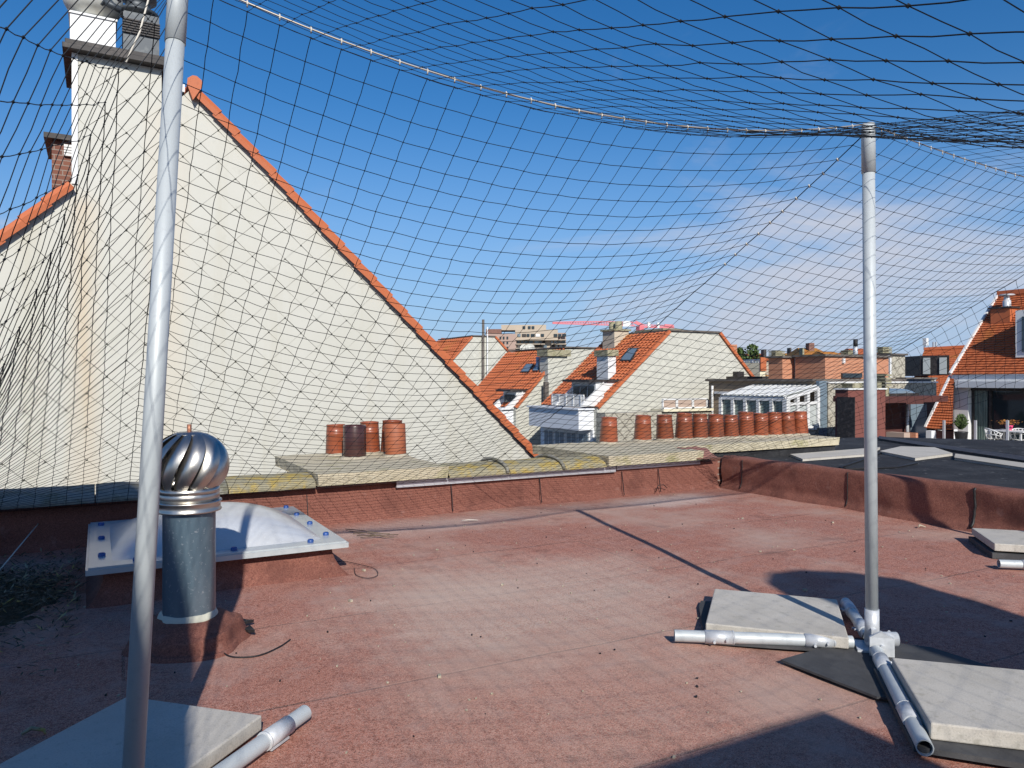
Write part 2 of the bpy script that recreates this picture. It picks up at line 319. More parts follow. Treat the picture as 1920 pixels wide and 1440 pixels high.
def tag(o, label=None, cat=None, group=None, kind=None):
    if label: o['label'] = label
    if cat: o['category'] = cat
    if group: o['group'] = group
    if kind: o['kind'] = kind
    return o
def thing(name, label, cat, loc=(0, 0, 0), group=None):
    o = bpy.data.objects.new(name, None); COL.objects.link(o); o.location = loc; o.empty_display_size = .1
    return tag(o, label, cat, group)
def copy_tree(o, parent=None):
    c = o.copy(); COL.objects.link(c); c.parent = parent
    for ch in list(o.children): copy_tree(ch, c)
    return c
def struct(o, label=None): return tag(o, label, None, None, 'structure')

# tiled roof: pantile relief over the plane given by eave points e0,e1 and ridge points r0,r1
def tiles(mb, e0, e1, r0, r1, rows, cols, mi=0, h=.05, wav=.035):
    e0, e1, r0, r1 = map(V, (e0, e1, r0, r1)); n = (e1-e0).cross(r0-e0).normalized()
    if n.z < 0: n = -n
    k = 4
    for r in range(rows):
        v0 = r/rows; v1 = (r+1.12)/rows if r < rows-1 else 1.
        a0 = e0.lerp(r0, v0); a1 = e1.lerp(r1, v0); b0 = e0.lerp(r0, v1); b1 = e1.lerp(r1, v1)
        st = len(mb.v)
        for c in range(cols*k+1):
            u = c/(cols*k); wv = wav*math.sin(c*2*math.pi/k+.6)
            lo = a0.lerp(a1, u); hi = b0.lerp(b1, u)
            mb.v += [lo+n*wv*.0, lo+n*(h+wv), hi+n*(wv*.8)]
        for c in range(cols*k):
            a = st+c*3; b = a+3
            mb.f += [(a, b, b+1, a+1), (a+1, b+1, b+2, a+2)]; mb.mi += [mi, mi]; mb.sm += [False, False]
    return mb

# ------------------------------------------------------------------ ground far below and our own flat roof
struct(MB().face([(-600, -600, -10), (900, -600, -10), (900, 1500, -10), (-600, 1500, -10)]).build('ground', 'ground'), 'street level far below the roofs')
def deckz(x, y): return .012*mnoise.noise(V((x*.8, y*.8, 0)))+.006*mnoise.noise(V((x*3, y*3, 5)))
mb = MB(); mb.grid(lambda u, v: (-5+11.6*u, -2.2+8.95*v, deckz(-5+11.6*u, -2.2+8.95*v)-.004), 116, 90)
struct(mb.build('roof_deck', 'deck'), 'red brown mineral roofing felt floor of the flat roof')
PY = 6.70; PX = 6.58
own = thing('own_building', 'building under the flat roof, its walls hidden below the roof edge', 'building', (0, 0, -9.95))
MB().box((-5, -8.5, -9.95), (6.6, 6.74, -.06)).build('wall', 'white_wall', own)

# back parapet: felt upstand + metal flashing strips
pw = thing('back_parapet', 'low red felt parapet along the back of the roof under the pot slabs', 'parapet', (0, PY, 0))
def up(u, v, x0, x1):
    x = x0+(x1-x0)*u; z = .34*v; k = max(0, 1-z/.07)
    y = PY-.05*k*k - .008*mnoise.noise(V((x*2, z*6, 1))) - (.006 if (x % 1.02) < .08 else 0)
    return (x, y, z if v > 0 else -.02)
MB().grid(lambda u, v: up(u, v, -5, PX-.02), 330, 14).build('felt_upstand', 'upstand', pw)
MB().box((-5, PY+.03, -.05), (PX+.15, PY+.4, .345)).build('core', 'brick_brown', pw)
fl = MB()
fl.box((2.45, PY-.045, .285), (5.0, PY-.03, .345)); fl.box((2.45, PY-.045, .285), (5.0, PY+.01, .291)); fl.box((2.45, PY-.044, .346), (5.0, PY+.03, .352))
fl.build('flashing_strip', 'alu', pw, bevel=.002)
MB().box((5.02, PY-.034, .30), (6.25, PY-.014, .348)).build('flashing_strip', 'alu', pw, bevel=.002)
for x in (1.62, 3.02, 4.03, 5.1, 5.62):
    MB().bar((x, PY-.02, .28), (x+.004, PY-.06, .02), .008, .006).build('felt_seam', 'tar', pw)
for x in (5.55,):
    MB().tube([(x, PY-.06, .02), (x+.02, PY-.08, .1), (x+.1, PY-.08, .1), (x+.16, PY-.07, .06)], .005, 5).build('tar_loop', 'tar', pw)

# coping stones between and beside the pot slabs
gC = 'coping stones of the back parapet'
cps = [(-5.0, -4.0), (-4.0, -3.0), (-3.0, -2.0), (-2.0, -1.0), (-1.0, -.02), (-.02, .95), (.95, 1.68), (2.96, 3.63), (3.63, 4.3), (4.3, 4.83)]
clab = ['outermost grey coping stone at the far left, outside the netting', 'grey coping stone second from the far left end', 'grey coping stone at the left edge behind the debris',
        'shaded grey coping stone nearest the left edge of the picture', 'shaded grey coping stone behind the left corner of the skylight', 'grey coping stone behind the turbine vent',
        'coping stone with mustard yellow lichen touching the left side of the left pot slab', 'yellow lichened coping stone directly right of the left pot slab',
        'middle of the three lichened coping stones between the pot slabs', 'lichened coping stone tucked against the right pot slab']
for k, (x0, x1) in enumerate(cps):
    def cp(u, v, x0=x0, x1=x1, k=k):
        x = x0+.004+(x1-x0-.008)*u; a = math.pi*v
        return (x, PY+.19-.30*math.cos(a)*(1+.02*mnoise.noise(V((x*5, v*3, k)))), .352+.10*math.sin(a)**.8+.012*mnoise.noise(V((x*4, v*4, k))))
    m = MB().grid(cp, 16, 12)
    for xe in (x0+.004, x1-.004): m.face([cp((xe-x0-.004)/(x1-x0-.008), j/12) for j in range(13)])
    m.box((x0+.004, PY-.115, .35), (x1-.004, PY+.49, .372))
    o = m.build('coping_stone', 'lichen_coping' if k > 5 else 'grey_coping'); tag(o, clab[k], 'coping stone', gC)
    if k in (7, 8):
        j = MB(); j.tube([(x1-.03, PY+.19-.31*math.cos(a), .36+.115*max(0, math.sin(a))**.8) for a in [math.pi*q/10 for q in range(11)]], .018, 8)
        j.build('joint_roll', 'grey_coping', o)

# pot slabs (old concrete)
def slab(label, x0, x1, y0, y1, z0, z1):
    m = MB(); nx, ny = 24, 16
    def top(u, v): x = x0+(x1-x0)*u; y = y0+(y1-y0)*v; return (x, y, z1+.008*mnoise.noise(V((x*6, y*6, 0))))
    m.grid(top, nx, ny, smooth=False)
    for (p, q) in (((0, 0), (1, 0)), ((1, 0), (1, 1)), ((1, 1), (0, 1)), ((0, 1), (0, 0))):
        for i in range(24):
            a = [p[0]+(q[0]-p[0])*i/24, p[1]+(q[1]-p[1])*i/24]; b = [p[0]+(q[0]-p[0])*(i+1)/24, p[1]+(q[1]-p[1])*(i+1)/24]
            def bt(c): t = top(*c); k = .012*mnoise.noise(V((t[0]*9, t[1]*9, 3))); cx, cy = (x0+x1)/2, (y0+y1)/2; dx = .02*(1 if t[0] < cx else -1); return (t[0]+dx*.5+k, t[1]+k+(.012 if c[1] == 0 else 0), z0)
            m.face([top(*a), top(*b), bt(b), bt(a)])
    m.face([(x0, y0, z0), (x1, y0, z0), (x1, y1, z0), (x0, y1, z0)])
    return m
o = slab('', 1.69, 2.95, PY-.13, 8.4, .362, .468).build('pot_slab', 'old_concrete')
tag(o, 'mossy concrete slab carrying the cluster of five chimney pots', 'concrete slab', 'chimney pot slabs')
o = MB().box((1.8, PY+.41, -9), (2.9, 8.3, .36)).build('chimney_breast', 'brick_brown'); tag(o, 'brick chimney breast below the left pot slab, behind the parapet', 'chimney')
o = slab('', 4.84, 6.22, PY-.13, 8.2, .362, .468).build('pot_slab', 'old_concrete')
tag(o, 'concrete slab end with a mossy front edge under the first pots of the straight row', 'concrete slab', 'chimney pot slabs')
o = slab('', 6.225, 9.35, 7.12, 8.2, .362, .468).build('pot_slab', 'old_concrete')
tag(o, 'long narrow pale concrete slab running right under the tightly spaced chimney pots', 'concrete slab', 'chimney pot slabs')
o = MB().box((5.0, PY+.41, -9), (6.3, 8.1, .36)).box((6.31, 7.16, -9), (9.3, 8.1, .36)).build('chimney_breast', 'bitumen_black'); tag(o, 'long black felted chimney breast below the right pot slabs', 'chimney')

# right parapet: rolled felt
rp = thing('right_parapet', 'lumpy dark red felt parapet along the right side of the roof', 'parapet', (PX, 0, 0))
def rpf(u, v):
    y = -2.2+(PY+2.2-.02)*u; L = .30+.0*y; s = v*.66
    nn = mnoise.noise(V((y*1.7, s*4, 2))); n2 = mnoise.noise(V((y*5, s*7, 8)))
    if s < .33: x = PX-.06*max(0, 1-s/.1)**2+.03; z = s*1.02
    elif s < .40: a = (s-.33)/.07*math.pi/2; x = PX+.03+.05*(1-math.cos(a)); z = .337+.045*math.sin(a)
    else: x = PX+.08+(s-.40); z = .382-.35*(s-.40)**2
    return (x+.028*nn+.010*n2, y, z+.016*nn*(1 if s > .25 else s*4)-(.03 if v == 0 else 0))
MB().grid(rpf, 300, 30).build('felt_covering', 'upstand', rp)
for y in (1.35, 3.7, 4.95, 6.35):
    pts = [V(rpf((y+2.2)/(PY+2.18), v/30))+V((-.006, 0, .003)) for v in range(1, 17)]
    MB().tube([p+V((0, .01*mnoise.noise(V((y, i, 0))), 0)) for i, p in enumerate(pts)], [.012 if y == 3.7 else .005]*len(pts), 6).build('felt_seam', 'tar', rp)
# felt flap where both parapets meet
def flap(u, v):
    a = v*1.5; x = 6.12+.34*u; 
    return (x+.03*math.sin(6*v), PY-.16+.42*(1-v)-.02*math.cos(a*2), .475-.10*v*v+.02*mnoise.noise(V((u*4, v*4, 0))))
MB().grid(flap, 10, 12).build('felt_flap', 'upstand_pale', rp)

# ------------------------------------------------------------------ chimney pots
def pot_mesh(h, rb, rt, groove=True):
    th = .016; pr = [(rb*.98, 0), (rb, .01)]
    if groove:
        f = lambda z: rb+(rt-rb)*z/h
        pr += [(f(h*.68), h*.68), (f(h*.685)+.003, h*.69), (f(h*.71)+.003, h*.71), (f(h*.72), h*.715), (f(h*.76), h*.76), (f(h*.765)+.0025, h*.77), (f(h*.785), h*.78), (f(h*.96), h*.96), (rt+.004, h*.97), (rt+.004, h*.99), (rt, h)]
    else: pr += [(rt, h*.97), (rt-.004, h)]
    pr += [(rt-th, h-.002), (rt-th-.004, h*.9), (rb-th-.004, .02)]
    return MB().lathe(pr, n=28, jit=.012, close=False)
def make_pot(kind):
    t = thing('chimney_pot', '', 'chimney pot')
    if kind == 'red': pot_mesh(.35, .122, .101).build('clay_body', 'pot_clay', t)
    elif kind == 'dark': pot_mesh(.355, .122, .120, False).build('clay_body', 'pot_dark', t)
    else: pot_mesh(.35, .116, .114, False).build('clay_body', 'pot_matt', t)
    MB().lathe([(.15, -.004), (.14, .012), (.122, .026), (.108, .03), (.1, .0)], n=20, jit=.12).build('mortar_bed', 'mortar', t)
    return t
red0 = make_pot('red'); dark0 = make_pot('dark'); matt0 = make_pot('matt')
gp = 'clay chimney pots'
zt = .47
used = set()
def place_pot(src, px, py, lab, s=1., z=zt):
    o = src if src.name not in used else copy_tree(src)
    used.add(o.name); o.location = onZ(px, py, z); o.rotation_euler.z = random.random()*6; o.scale = (s, s, s*random.uniform(.96, 1.04)); o.rotation_euler.x = R(random.uniform(-1.6, 1.6)); o.rotation_euler.y = R(random.uniform(-1.6, 1.6)); tag(o, lab, 'chimney pot', gp)
row = [(1141, 834, 'first pot of the straight row, standing apart at its left end', 1.0), (1205, 829.5, 'second pot of the straight row, with a gap on both sides', 1.0), (1247, 828, 'third pot from the left in the straight row', 1.0),
       (1282, 827, 'fourth pot from the left in the straight row', 1.02), (1312, 826, 'fifth pot from the left in the straight row', .97), (1342, 824.5, 'sixth pot from the left in the straight row', 1.0),
       (1370, 823.5, 'duller brown seventh pot from the left in the straight row', .96), (1398, 822, 'eighth pot from the left in the straight row', 1.03), (1425, 821, 'fourth pot from the right end of the straight row', 1.0),
       (1451, 820, 'third pot from the right end of the straight row', 1.0), (1476, 819, 'second pot from the right end of the straight row', 1.0), (1500, 818, 'last pot at the right end of the straight row', 1.0)]
for px, py, l, s in row: place_pot(red0, px, py-3, 'red clay '+l, s)
place_pot(red0, 631, 853, 'orange red clay pot at the left of the cluster of five', .98)
place_pot(red0, 693, 850, 'reddish brown clay pot standing behind the dark pot of the cluster', 1.0)
place_pot(red0, 735, 851, 'red clay pot mostly hidden behind the matt brown pot of the cluster', 1.06)
place_pot(dark0, 665, 859, 'very dark brown open straight chimney pot at the front of the cluster of five', 1.0)
place_pot(matt0, 742, 855, 'matt brown straight chimney pot at the right front of the cluster of five', 1.0)

# ------------------------------------------------------------------ skylight dome
DX0, DX1, DY0, DY1, DZ = -.05, 1.45, 4.9, 6.46, .21
sk = thing('skylight_dome', 'big clear plastic dome rooflight with blue screw caps beside the turbine vent', 'skylight', ((DX0+DX1)/2, (DY0+DY1)/2, 0))
cu = MB()
def curb(u, v):
    a = u*4; k = int(a) % 4; t = a-int(a); off = .07+.16*(1-v)**2.2
    cs = [(DX0+.12, DY0+.12), (DX1-.12, DY0+.12), (DX1-.12, DY1-.12), (DX0+.12, DY1-.12)]
    p = V(cs[k]).lerp(V(cs[(k+1) % 4]), t) if False else V((cs[k][0]+(cs[(k+1) % 4][0]-cs[k][0])*t, cs[k][1]+(cs[(k+1) % 4][1]-cs[k][1])*t))
    c = V(((DX0+DX1)/2, (DY0+DY1)/2)); q = p+V((1 if p.x > c.x else -1, 1 if p.y > c.y else -1))*off*.6
    return (q.x+.012*mnoise.noise(V((q.x*5, q.y*5, v))), q.y+.012*mnoise.noise(V((q.x*5, q.y*5, v+4))), -.01+(DZ-.01)*v)
cu.grid(curb, 80, 10).build('felt_curb', 'upstand', sk)
fr = MB()
W_ = .14
for (a, b) in (((DX0, DY0), (DX1, DY0+W_)), ((DX0, DY1-W_), (DX1, DY1)), ((DX0, DY0+W_), (DX0+W_, DY1-W_)), ((DX1-W_, DY0+W_), (DX1, DY1-W_))):
    fr.box((*a, DZ), (*b, DZ+.014))
fr.box((DX0-.012, DY0-.014, DZ-.028), (DX1+.012, DY0-.001, DZ+.004)); fr.box((DX0-.014, DY0-.001, DZ-.028), (DX0-.001, DY1, DZ+.004)); fr.box((DX1+.001, DY0-.001, DZ-.028), (DX1+.014, DY1, DZ+.004))
fr.build('rim', 'dome_frame', sk)
def domef(u, v):
    x = DX0+W_-.02+(DX1-DX0-2*W_+.04)*u; y = DY0+W_-.02+(DY1-DY0-2*W_+.04)*v
    a = 1-abs(2*u-1)**2.6; b = 1-abs(2*v-1)**2.6
    return (x, y, DZ+.013+.185*(1-(abs(2*u-1)**2.3))**.9*(1-(abs(2*v-1)**2.3))**.9)
MB().grid(domef, 36, 36).build('dome', 'dome', sk)
for (x, y) in [(DX0+.07, DY0+.30), (DX0+.07, DY0+.86), (DX0+.07, DY0+1.40), (DX1-.07, DY0+.25), (DX1-.07, DY0+.70), (DX1-.07, DY0+1.12), (DX1-.07, DY0+1.5), (DX0+.25, DY0+.07), (DX0+.80, DY0+.07), (DX0+1.28, DY0+.07), (DX0+.5, DY1-.07), (DX0+1.1, DY1-.07)]:
    MB().lathe([(.021, 0), (.021, .014), (.015, .021), (0.001, .022)], (x, y, DZ+.014), 12).build('screw_cap', 'blue_cap', sk)

# ------------------------------------------------------------------ turbine vent
VL = onZ(355, 1200, 0.0); VX, VY = VL.x, VL.y
tv = thing('turbine_vent', 'round stainless turbine cowl on a blue grey pipe rising from a felt hump', 'roof vent', (VX, VY, 0))
TR = .190; TZ = .875; SQ = .88
ve = MB()
NV = 12
for k in range(NV):
    a0 = 2*math.pi*k/NV
    def vane(u, v, a0=a0):
        th = R(22)+v*R(112); az = a0-(v**1.15)*.75; w = 2*math.pi/NV*1.08
        az2 = az+w*u; rr = TR*(.80+.20*math.sin(math.pi/2*min(1, u*1.35)))
        return (VX+rr*math.sin(th)*math.cos(az2), VY+rr*math.sin(th)*math.sin(az2), TZ+TR*SQ*math.cos(th)+.004*u)
    MB().grid(vane, 8, 18).build('vane', 'stainless', tv, recalc=False)
MB().lathe([(.0, TZ+TR*SQ*1.0), (.05, TZ+TR*SQ*.99), (.078, TZ+TR*SQ*.92), (.08, TZ+TR*SQ*.90), (0, TZ+TR*SQ*.89)], (VX, VY, 0), 24).build('top_plate', 'stainless', tv)
MB().lathe([(.142, TZ-TR*.72), (.142, TZ-TR*.58), (.132, TZ-TR*.58), (.132, TZ-TR*.72)], (VX, VY, 0), 30, close=True).build('rotor_ring', 'stainless', tv)
MB().tube([(VX, VY, TZ+TR*.8), (VX, VY, TZ+TR*SQ+.035)], .011, 8).build('spindle', 'copper', tv)
MB().lathe([(.10, .70), (.141, .702), (.143, .725), (.140, .745), (.12, .755)], (VX, VY, 0), 32).build('collar', 'stainless', tv)
MB().lathe([(.05, .70), (.05, TZ+.1), (0, TZ+.1)], (VX, VY, 0), 16).build('core', 'dark_trim', tv)
MB().lathe([(.124, .645), (.150, .648), (.152, .655), (.146, .662), (.147, .688), (.154, .694), (.152, .70), (.12, .701)], (VX, VY, 0), 32).build('clamp_ring', 'stainless', tv)
MB().lathe([(.123, .10), (.123, .655)], (VX, VY, 0), 36).build('pipe', 'pipe_zinc', tv)
MB().lathe([(.121, .152), (.130, .148), (.138, .128), (.142, .112), (.11, .10)], (VX, VY, 0), 28, jit=.12).build('sealant_bead', 'sealant', tv)
def hump(u, v):
    a = u*2*math.pi; r = .132+.165*v**.8; r *= 1+.22*mnoise.noise(V((math.cos(a)*1.5, math.sin(a)*1.5, 3)))+.05*math.cos(4*a)*v
    z = .125*(1-v**1.6)+.022*math.exp(-((v-.62)/.10)**2)*(1+math.cos(2*a+1))-.03*math.exp(-((v-.74)/.07)**2)*max(0, math.cos(a+1.7))
    return (VX+r*math.cos(a), VY+r*math.sin(a), z-.012*v)
MB().grid(hump, 64, 24).build('felt_hump', 'upstand', tv)
for q in range(3):
    a = R(-12+q*27); b = V((VX+.27*math.cos(a), VY+.27*math.sin(a), .02)); t = V((math.cos(a-.9+q*.5), math.sin(a-.9+q*.5), 0)); s_ = V((-t.y, t.x, 0))
    MB().prism([b-s_*.022, b+t*.03-s_*.012, b+t*.06+s_*.005, b+t*.025+s_*.02, b+s_*.02+V((0, 0, .01))], (0, 0, .014)).build('tar_flap', 'tar', tv)
MB().tube(smooth([(VX+.10, VY-.24, .03), (VX+.12, VY-.30, .01), (VX+.16, VY-.37, .006), (VX+.26, VY-.40, .005), (VX+.37, VY-.33, .005), (VX+.44, VY-.25, .005)]), .0035, 6).build('tar_bead', 'tar', tv)

# ------------------------------------------------------------------ pole stands with slabs
def stand(label, hub, top, legs, base_label=None, lean=None):
    hx, hy = hub; t = thing('net_pole', label, 'pole', (hx, hy, 0), 'galvanised poles holding up the net')
    T_ = V(top); B_ = V((hx, hy, .05)); dr = (T_-B_)
    MB().tube([B_+dr*.06, B_+dr*.92], .0285, 28).build('shaft', 'pole_grey', t)
    m = MB().tube([B_+dr*.905, B_+dr*.985, T_], [.0315, .0315, .029], 28); m.build('top_sleeve', 'pole_grey', t)
    m = MB().tube([B_, B_+dr*.062], .0325, 28); m.build('bottom_sleeve', 'galv', t)
    h = MB(); h.tube([(hx+.1, hy-.06, .06), (hx-.02, hy+.015, .06)], .033, 16); h.box((hx-.075, hy-.075, .012), (hx+.075, hy+.075, .026), rz=R(45)); h.box((hx-.055, hy-.012, .02), (hx+.055, hy+.012, .12), rz=R(45))
    h.prism([(hx-.10, hy-.06, .01), (hx-.02, hy-.13, .01), (hx-.015, hy-.125, .10), (hx-.06, hy-.09, .13), (hx-.095, hy-.055, .10)], (.012, .012, 0))
    h.tube([(hx-.07, hy-.105, .06), (hx-.04, hy-.075, .06)], .012, 6); h.tube([(hx+.07, hy+.02, .02), (hx+.09, hy-.03, .09)], .008, 6)
    h.build('hub_bracket', 'galv', t)
    for (ang, L0, L1) in legs:
        a = R(ang); u = V((math.cos(a), math.sin(a), 0)); z = V((0, 0, .042))
        P = V((hx, hy, 0))
        lg = MB(); p0 = P+u*L0+z; p1 = P+u*L1+z; n = 24
        lg.tube([p0, p1], .0285, n, caps=False); lg.tube([p1, p1-u*.001, p0], .0245, n, caps=False)
        q = V((-u.y, u.x, 0)); o0 = [p1+(q*math.cos(2*math.pi*i/n)+V((0, 0, 1))*math.sin(2*math.pi*i/n))*.0285 for i in range(n)]; o1 = [p1+(q*math.cos(2*math.pi*i/n)+V((0, 0, 1))*math.sin(2*math.pi*i/n))*.0245 for i in range(n)]
        for i in range(n): j = (i+1) % n; lg.face([o0[i], o0[j], o1[j], o1[i]])
        leg = lg.build('leg', 'pole_grey', t)
        for s in (.10, .66):
            c0 = P+u*(L0+(L1-L0)*s)+z; c1 = c0+u*.14
            cp = MB().tube([c0, c1], .0325, 24); cp.tube([c0+u*.005, c0+u*.009], .034, 20)
            q = V((-u.y, u.x, 0)); cp.tube([c0+u*.04+q*.03, c0+u*.04+q*.046], .007, 6); cp.tube([c0+u*.1+q*.03-V((0, 0, .012)), c0+u*.1+q*.046-V((0, 0, .012))], .007, 6)
            cp.bar(c0+u*.02+V((0, 0, -.034))-q*.01, c0+u*.12+V((0, 0, -.034))-q*.01, .02, .008)
            cp.build('coupler', 'galv', leg)
    return t
P1h, P2h, P3h = (.075, 2.30), (3.24, 2.29), (6.12, 2.28)
T1 = V((.23, 2.64, 2.62)); T2 = V((3.225, 2.30, 2.525)); T3 = V((6.15, 2.38, 2.52))
stand('thick leaning grey pole at the left of the roof, nearest the camera', P1h, T1, [(42, .1, .82), (222, .1, .8), (132, .1, .85), (312, .1, .85)])
stand('tall upright grey pole standing in the cross stand on the right of the roof', P2h, T2, [(145, .09, .93), (224, .12, 1.07), (47, .08, .66)])
stand('third netting pole beyond the right edge of the picture, only a leg end showing', P3h, T3, [(142, .1, .93), (224, .1, .8), (47, .1, .8), (-43, .1, .8)])
def paver(label, c, ang, z0=.02, s=.60, th=.055, tilt=0):
    h = s/2; m = MB().box((c[0]-h, c[1]-h, z0), (c[0]+h, c[1]+h, z0+th), rz=R(ang))
    o = m.build('paving_slab', 'paver', bevel=.006); tag(o, label, 'paving slab', 'paving slabs weighing down the pole stands'); return o
def mat_sheet(label, pts, z=.006, th=.01):
    m = MB().prism([(p[0], p[1], z) for p in pts], (0, 0, th)); o = m.build('rubber_mat', 'rubber'); tag(o, label, 'rubber mat', 'rubber mats under the pole stands'); return o
paver('concrete paving slab half in shade beside the left pole at the bottom left', (.10, 2.83), 45)
paver('lit concrete paving slab behind the right pole with the pole shadow across it', (3.14, 2.79), 42, .02, .66)
paver('large pale paving slab with a thick edge at the bottom right corner', (3.0, 1.575), 45, .04, .64, .06)
paver('paving slab cut by the right edge of the picture, far right', (6.10, 3.02), 43, .06, .6)
paver('paving slab in the shade left of the left pole, outside the picture', (-.5, 2.25), 45)
mat_sheet('black rubber mat under the hub of the right pole stand', [(2.74, 2.40), (2.76, 1.93), (3.10, 1.60), (3.50, 1.72), (3.50, 2.16), (3.30, 2.42)])
mat_sheet('black rubber mat showing left of the slab behind the right pole', [(2.60, 2.74), (3.0, 2.40), (3.5, 2.86), (3.06, 3.26), (2.98, 3.19)], .006, .012)
mat_sheet('black rubber mat sticking out below the thick slab at the bottom right', [(2.46, 1.58), (2.88, 1.07), (3.55, 1.2), (3.44, 1.62), (2.98, 2.10)], .017, .02)
mat_sheet('black rubber mat under the paving slab at the far right', [(5.66, 3.04), (6.08, 2.57), (6.55, 2.98), (6.1, 3.46)], .006, .04)
mat_sheet('black rubber mat beneath the paving slab at the bottom left', [(-.28, 2.84), (.1, 2.45), (.46, 2.84), (.1, 3.2)])

# ------------------------------------------------------------------ net: cable, net, lacing
CELL = .105
def cable(a, b, u, sag): p = a.lerp(b, u); return p-V((0, 0, 4*sag*u*(1-u)))
N1, N2 = 29, 57
C2 = [(290, 45, 2.35), (222, 130, 2.25), (197, 192, 2.22), (170, 253, 2.19), (146, 328, 2.16), (121, 403, 2.14), (96, 475, 2.11), (69, 543, 2.08), (37, 614, 2.05), (8, 683, 2.02)]
def jt(i, j, s=.010): return V((mnoise.noise(V((i*.7, j*.7, 1))), mnoise.noise(V((i*.7, j*.7, 9))), mnoise.noise(V((i*.7, j*.7, 17)))))*s
def topnode(i):
    if i < 0:
        k = -i-1
        if k < len(C2): return onD(*C2[k])
        a = onD(*C2[-1]); n = k-len(C2)+1; return a+V((-.03*n, -.02*n, -.095*n))
    if i <= N1: return cable(T1, T2, i/N1, .20)-V((0, 0, .03))
    if i <= N2: return cable(T2, T3, (i-N1)/(N2-N1), .05)-V((0, 0, .03))
    k = i-N2; return T3+V((.02*k, .012*k, -.095*k))
NJ = 51
def botnode(i): return V((.20+.1045*i if i <= N2 else .2+.1045*N2+.02*(i-N2), PY-.055, .325))
def node(i, j):
    if j >= 0:
        v = j/NJ; a = topnode(i); b = botnode(i)
        p = a.lerp(b, v)
        if 0 < i < N1: u = i/N1; sg = math.sin(math.pi*u)
        elif N1 < i < N2: sg = .5*math.sin(math.pi*(i-N1)/(N2-N1))
        else: sg = 0
        if i > N2: p += V((.25*math.sin(math.pi*v), 0, 0))*min(1, (i-N2)/4)
        p.z -= 4*v*(1-v)*(.07+.16*sg)
        s = .008*(1-abs(2*v-1)**4)+(.012 if i > N2 else 0)
        return p+jt(i, j, s)
    k = -j; a = topnode(i)
    if i >= 0:
        s = .1*(k-1); y = a.y-.02-s; m_ = .30 if i < 16 else max(.06, .30-.008*(i-16)) if i <= N1 else max(.11, .186-.01*(i-N1)); z = a.z+(0 if i < 20 else min(.03, .004*(i-20)))-.01-m_*s-.02*s*s
        lf = min(1, max(0, i/5))
        return V((a.x+.0*s, y, z))+jt(i, j, .006)
    s = .1*k; return a+V((-.145*s, -1.0*s, -.38*s+.03*s*s))+jt(i, j, .005)
I0, I1, J0, J1 = -20, 68, -40, NJ
nodes = {}
for i in range(I0, I1+1):
    for j in range(J0, J1+1):
        if i > N2 and j < 0: continue
        p = node(i, j)
        if p.z < .03: continue
        nodes[i, j] = p
vs = []; fs = []
THR = .0012
def thread(a, b, r):
    t = (b-a).normalized(); u = V((0, 0, 1)) if abs(t.z) < .9 else V((1, 0, 0)); q = t.cross(u).normalized()*r; u = q.cross(t).normalized()*r
    n = len(vs)
    for p in (a, b):
        for k in range(4): c, s_ = ((1, 0), (0, 1), (-1, 0), (0, -1))[k]; vs.append(p+q*c+u*s_)
    for k in range(4): fs.append((n+k, n+(k+1) % 4, n+4+(k+1) % 4, n+4+k))
for (i, j), p in nodes.items():
    for q in ((i+1, j), (i, j+1)):
        if q in nodes:
            b = nodes[q]
            if (b-p).length < .45:
                md = (p+b)/2+V((random.uniform(-1, 1), random.uniform(-1, 1), random.uniform(-1, .3)))*.0025
                th_ = .00145 if j >= 0 else .0010; thread(p, md, th_); thread(md, b, th_)
    r = .0040 if j >= 0 else .0037; n = len(vs)
    vs += [p+V(o)*r for o in ((1, 0, 0), (0, 1, 0), (-1, 0, 0), (0, -1, 0), (0, 0, 1), (0, 0, -1))]
    for k in range(4): fs.append((n+k, n+(k+1) % 4, n+4)); fs.append((n+(k+1) % 4, n+k, n+5))
me = bpy.data.meshes.new('gull_net'); me.from_pydata(vs, [], fs); me.materials.append(M['net'])
net = bpy.data.objects.new('gull_net', me); COL.objects.link(net)
tag(net, 'dark knotted square mesh bird net strung over the whole roof from the poles', 'net')
def wire_obj(name, pts, r, label, mt='wire'):
    o = MB().tube(pts, r, 6).build(name, mt); tag(o, label, 'cable' if mt == 'wire' else 'string'); return o
w1 = wire_obj('steel_cable', [cable(T1, T2, u/40, .20) for u in range(41)], .0035, 'sagging pale steel cable running from the left pole to the right pole')
w2 = wire_obj('steel_cable', [cable(T2, T3, u/30, .05) for u in range(31)], .003, 'steel cable running right from the top of the right pole out of the picture')
for i in range(1, N1): p = cable(T1, T2, i/N1, .20); MB().tube([p+V((0, 0, .007)), p+V((0, -.006, -.002)), p+V((0, 0, -.016))], .0028, 5).build('tie', 'string', w1)
for i in range(N1+1, N2): p = cable(T2, T3, (i-N1)/(N2-N1), .05); MB().tube([p+V((0, 0, .007)), p+V((0, 0, -.016))], .0026, 5).build('tie', 'string', w2)
sea = MB().tube([node(N1, j)+V((0, 0, -.002)) for j in range(0, NJ+1)], .0025, 5).build('seam_cord', 'net', net)
se2 = MB().tube([node(N2, j)+V((0, 0, -.002)) for j in range(0, NJ+1)], .0025, 5).build('seam_cord', 'net', net)
se3 = MB().tube([node(0, j)+V((0, 0, -.002)) for j in range(0, NJ+1)], .0022, 5).build('seam_cord', 'net', net)
for j in range(2, 12, 1):
    p = node(N1, j); MB().tube([p+V((-.006, 0, .006)), p+V((.006, 0, -.008))], .004, 5).build('seam_clip', 'string', net)
wire_obj('guy_string', [onD(286, -30, 2.42), onD(262, 60, 2.36), onD(236, 117, 2.3)], .003, 'short white string tying the net corner to the top of the left pole', 'string')
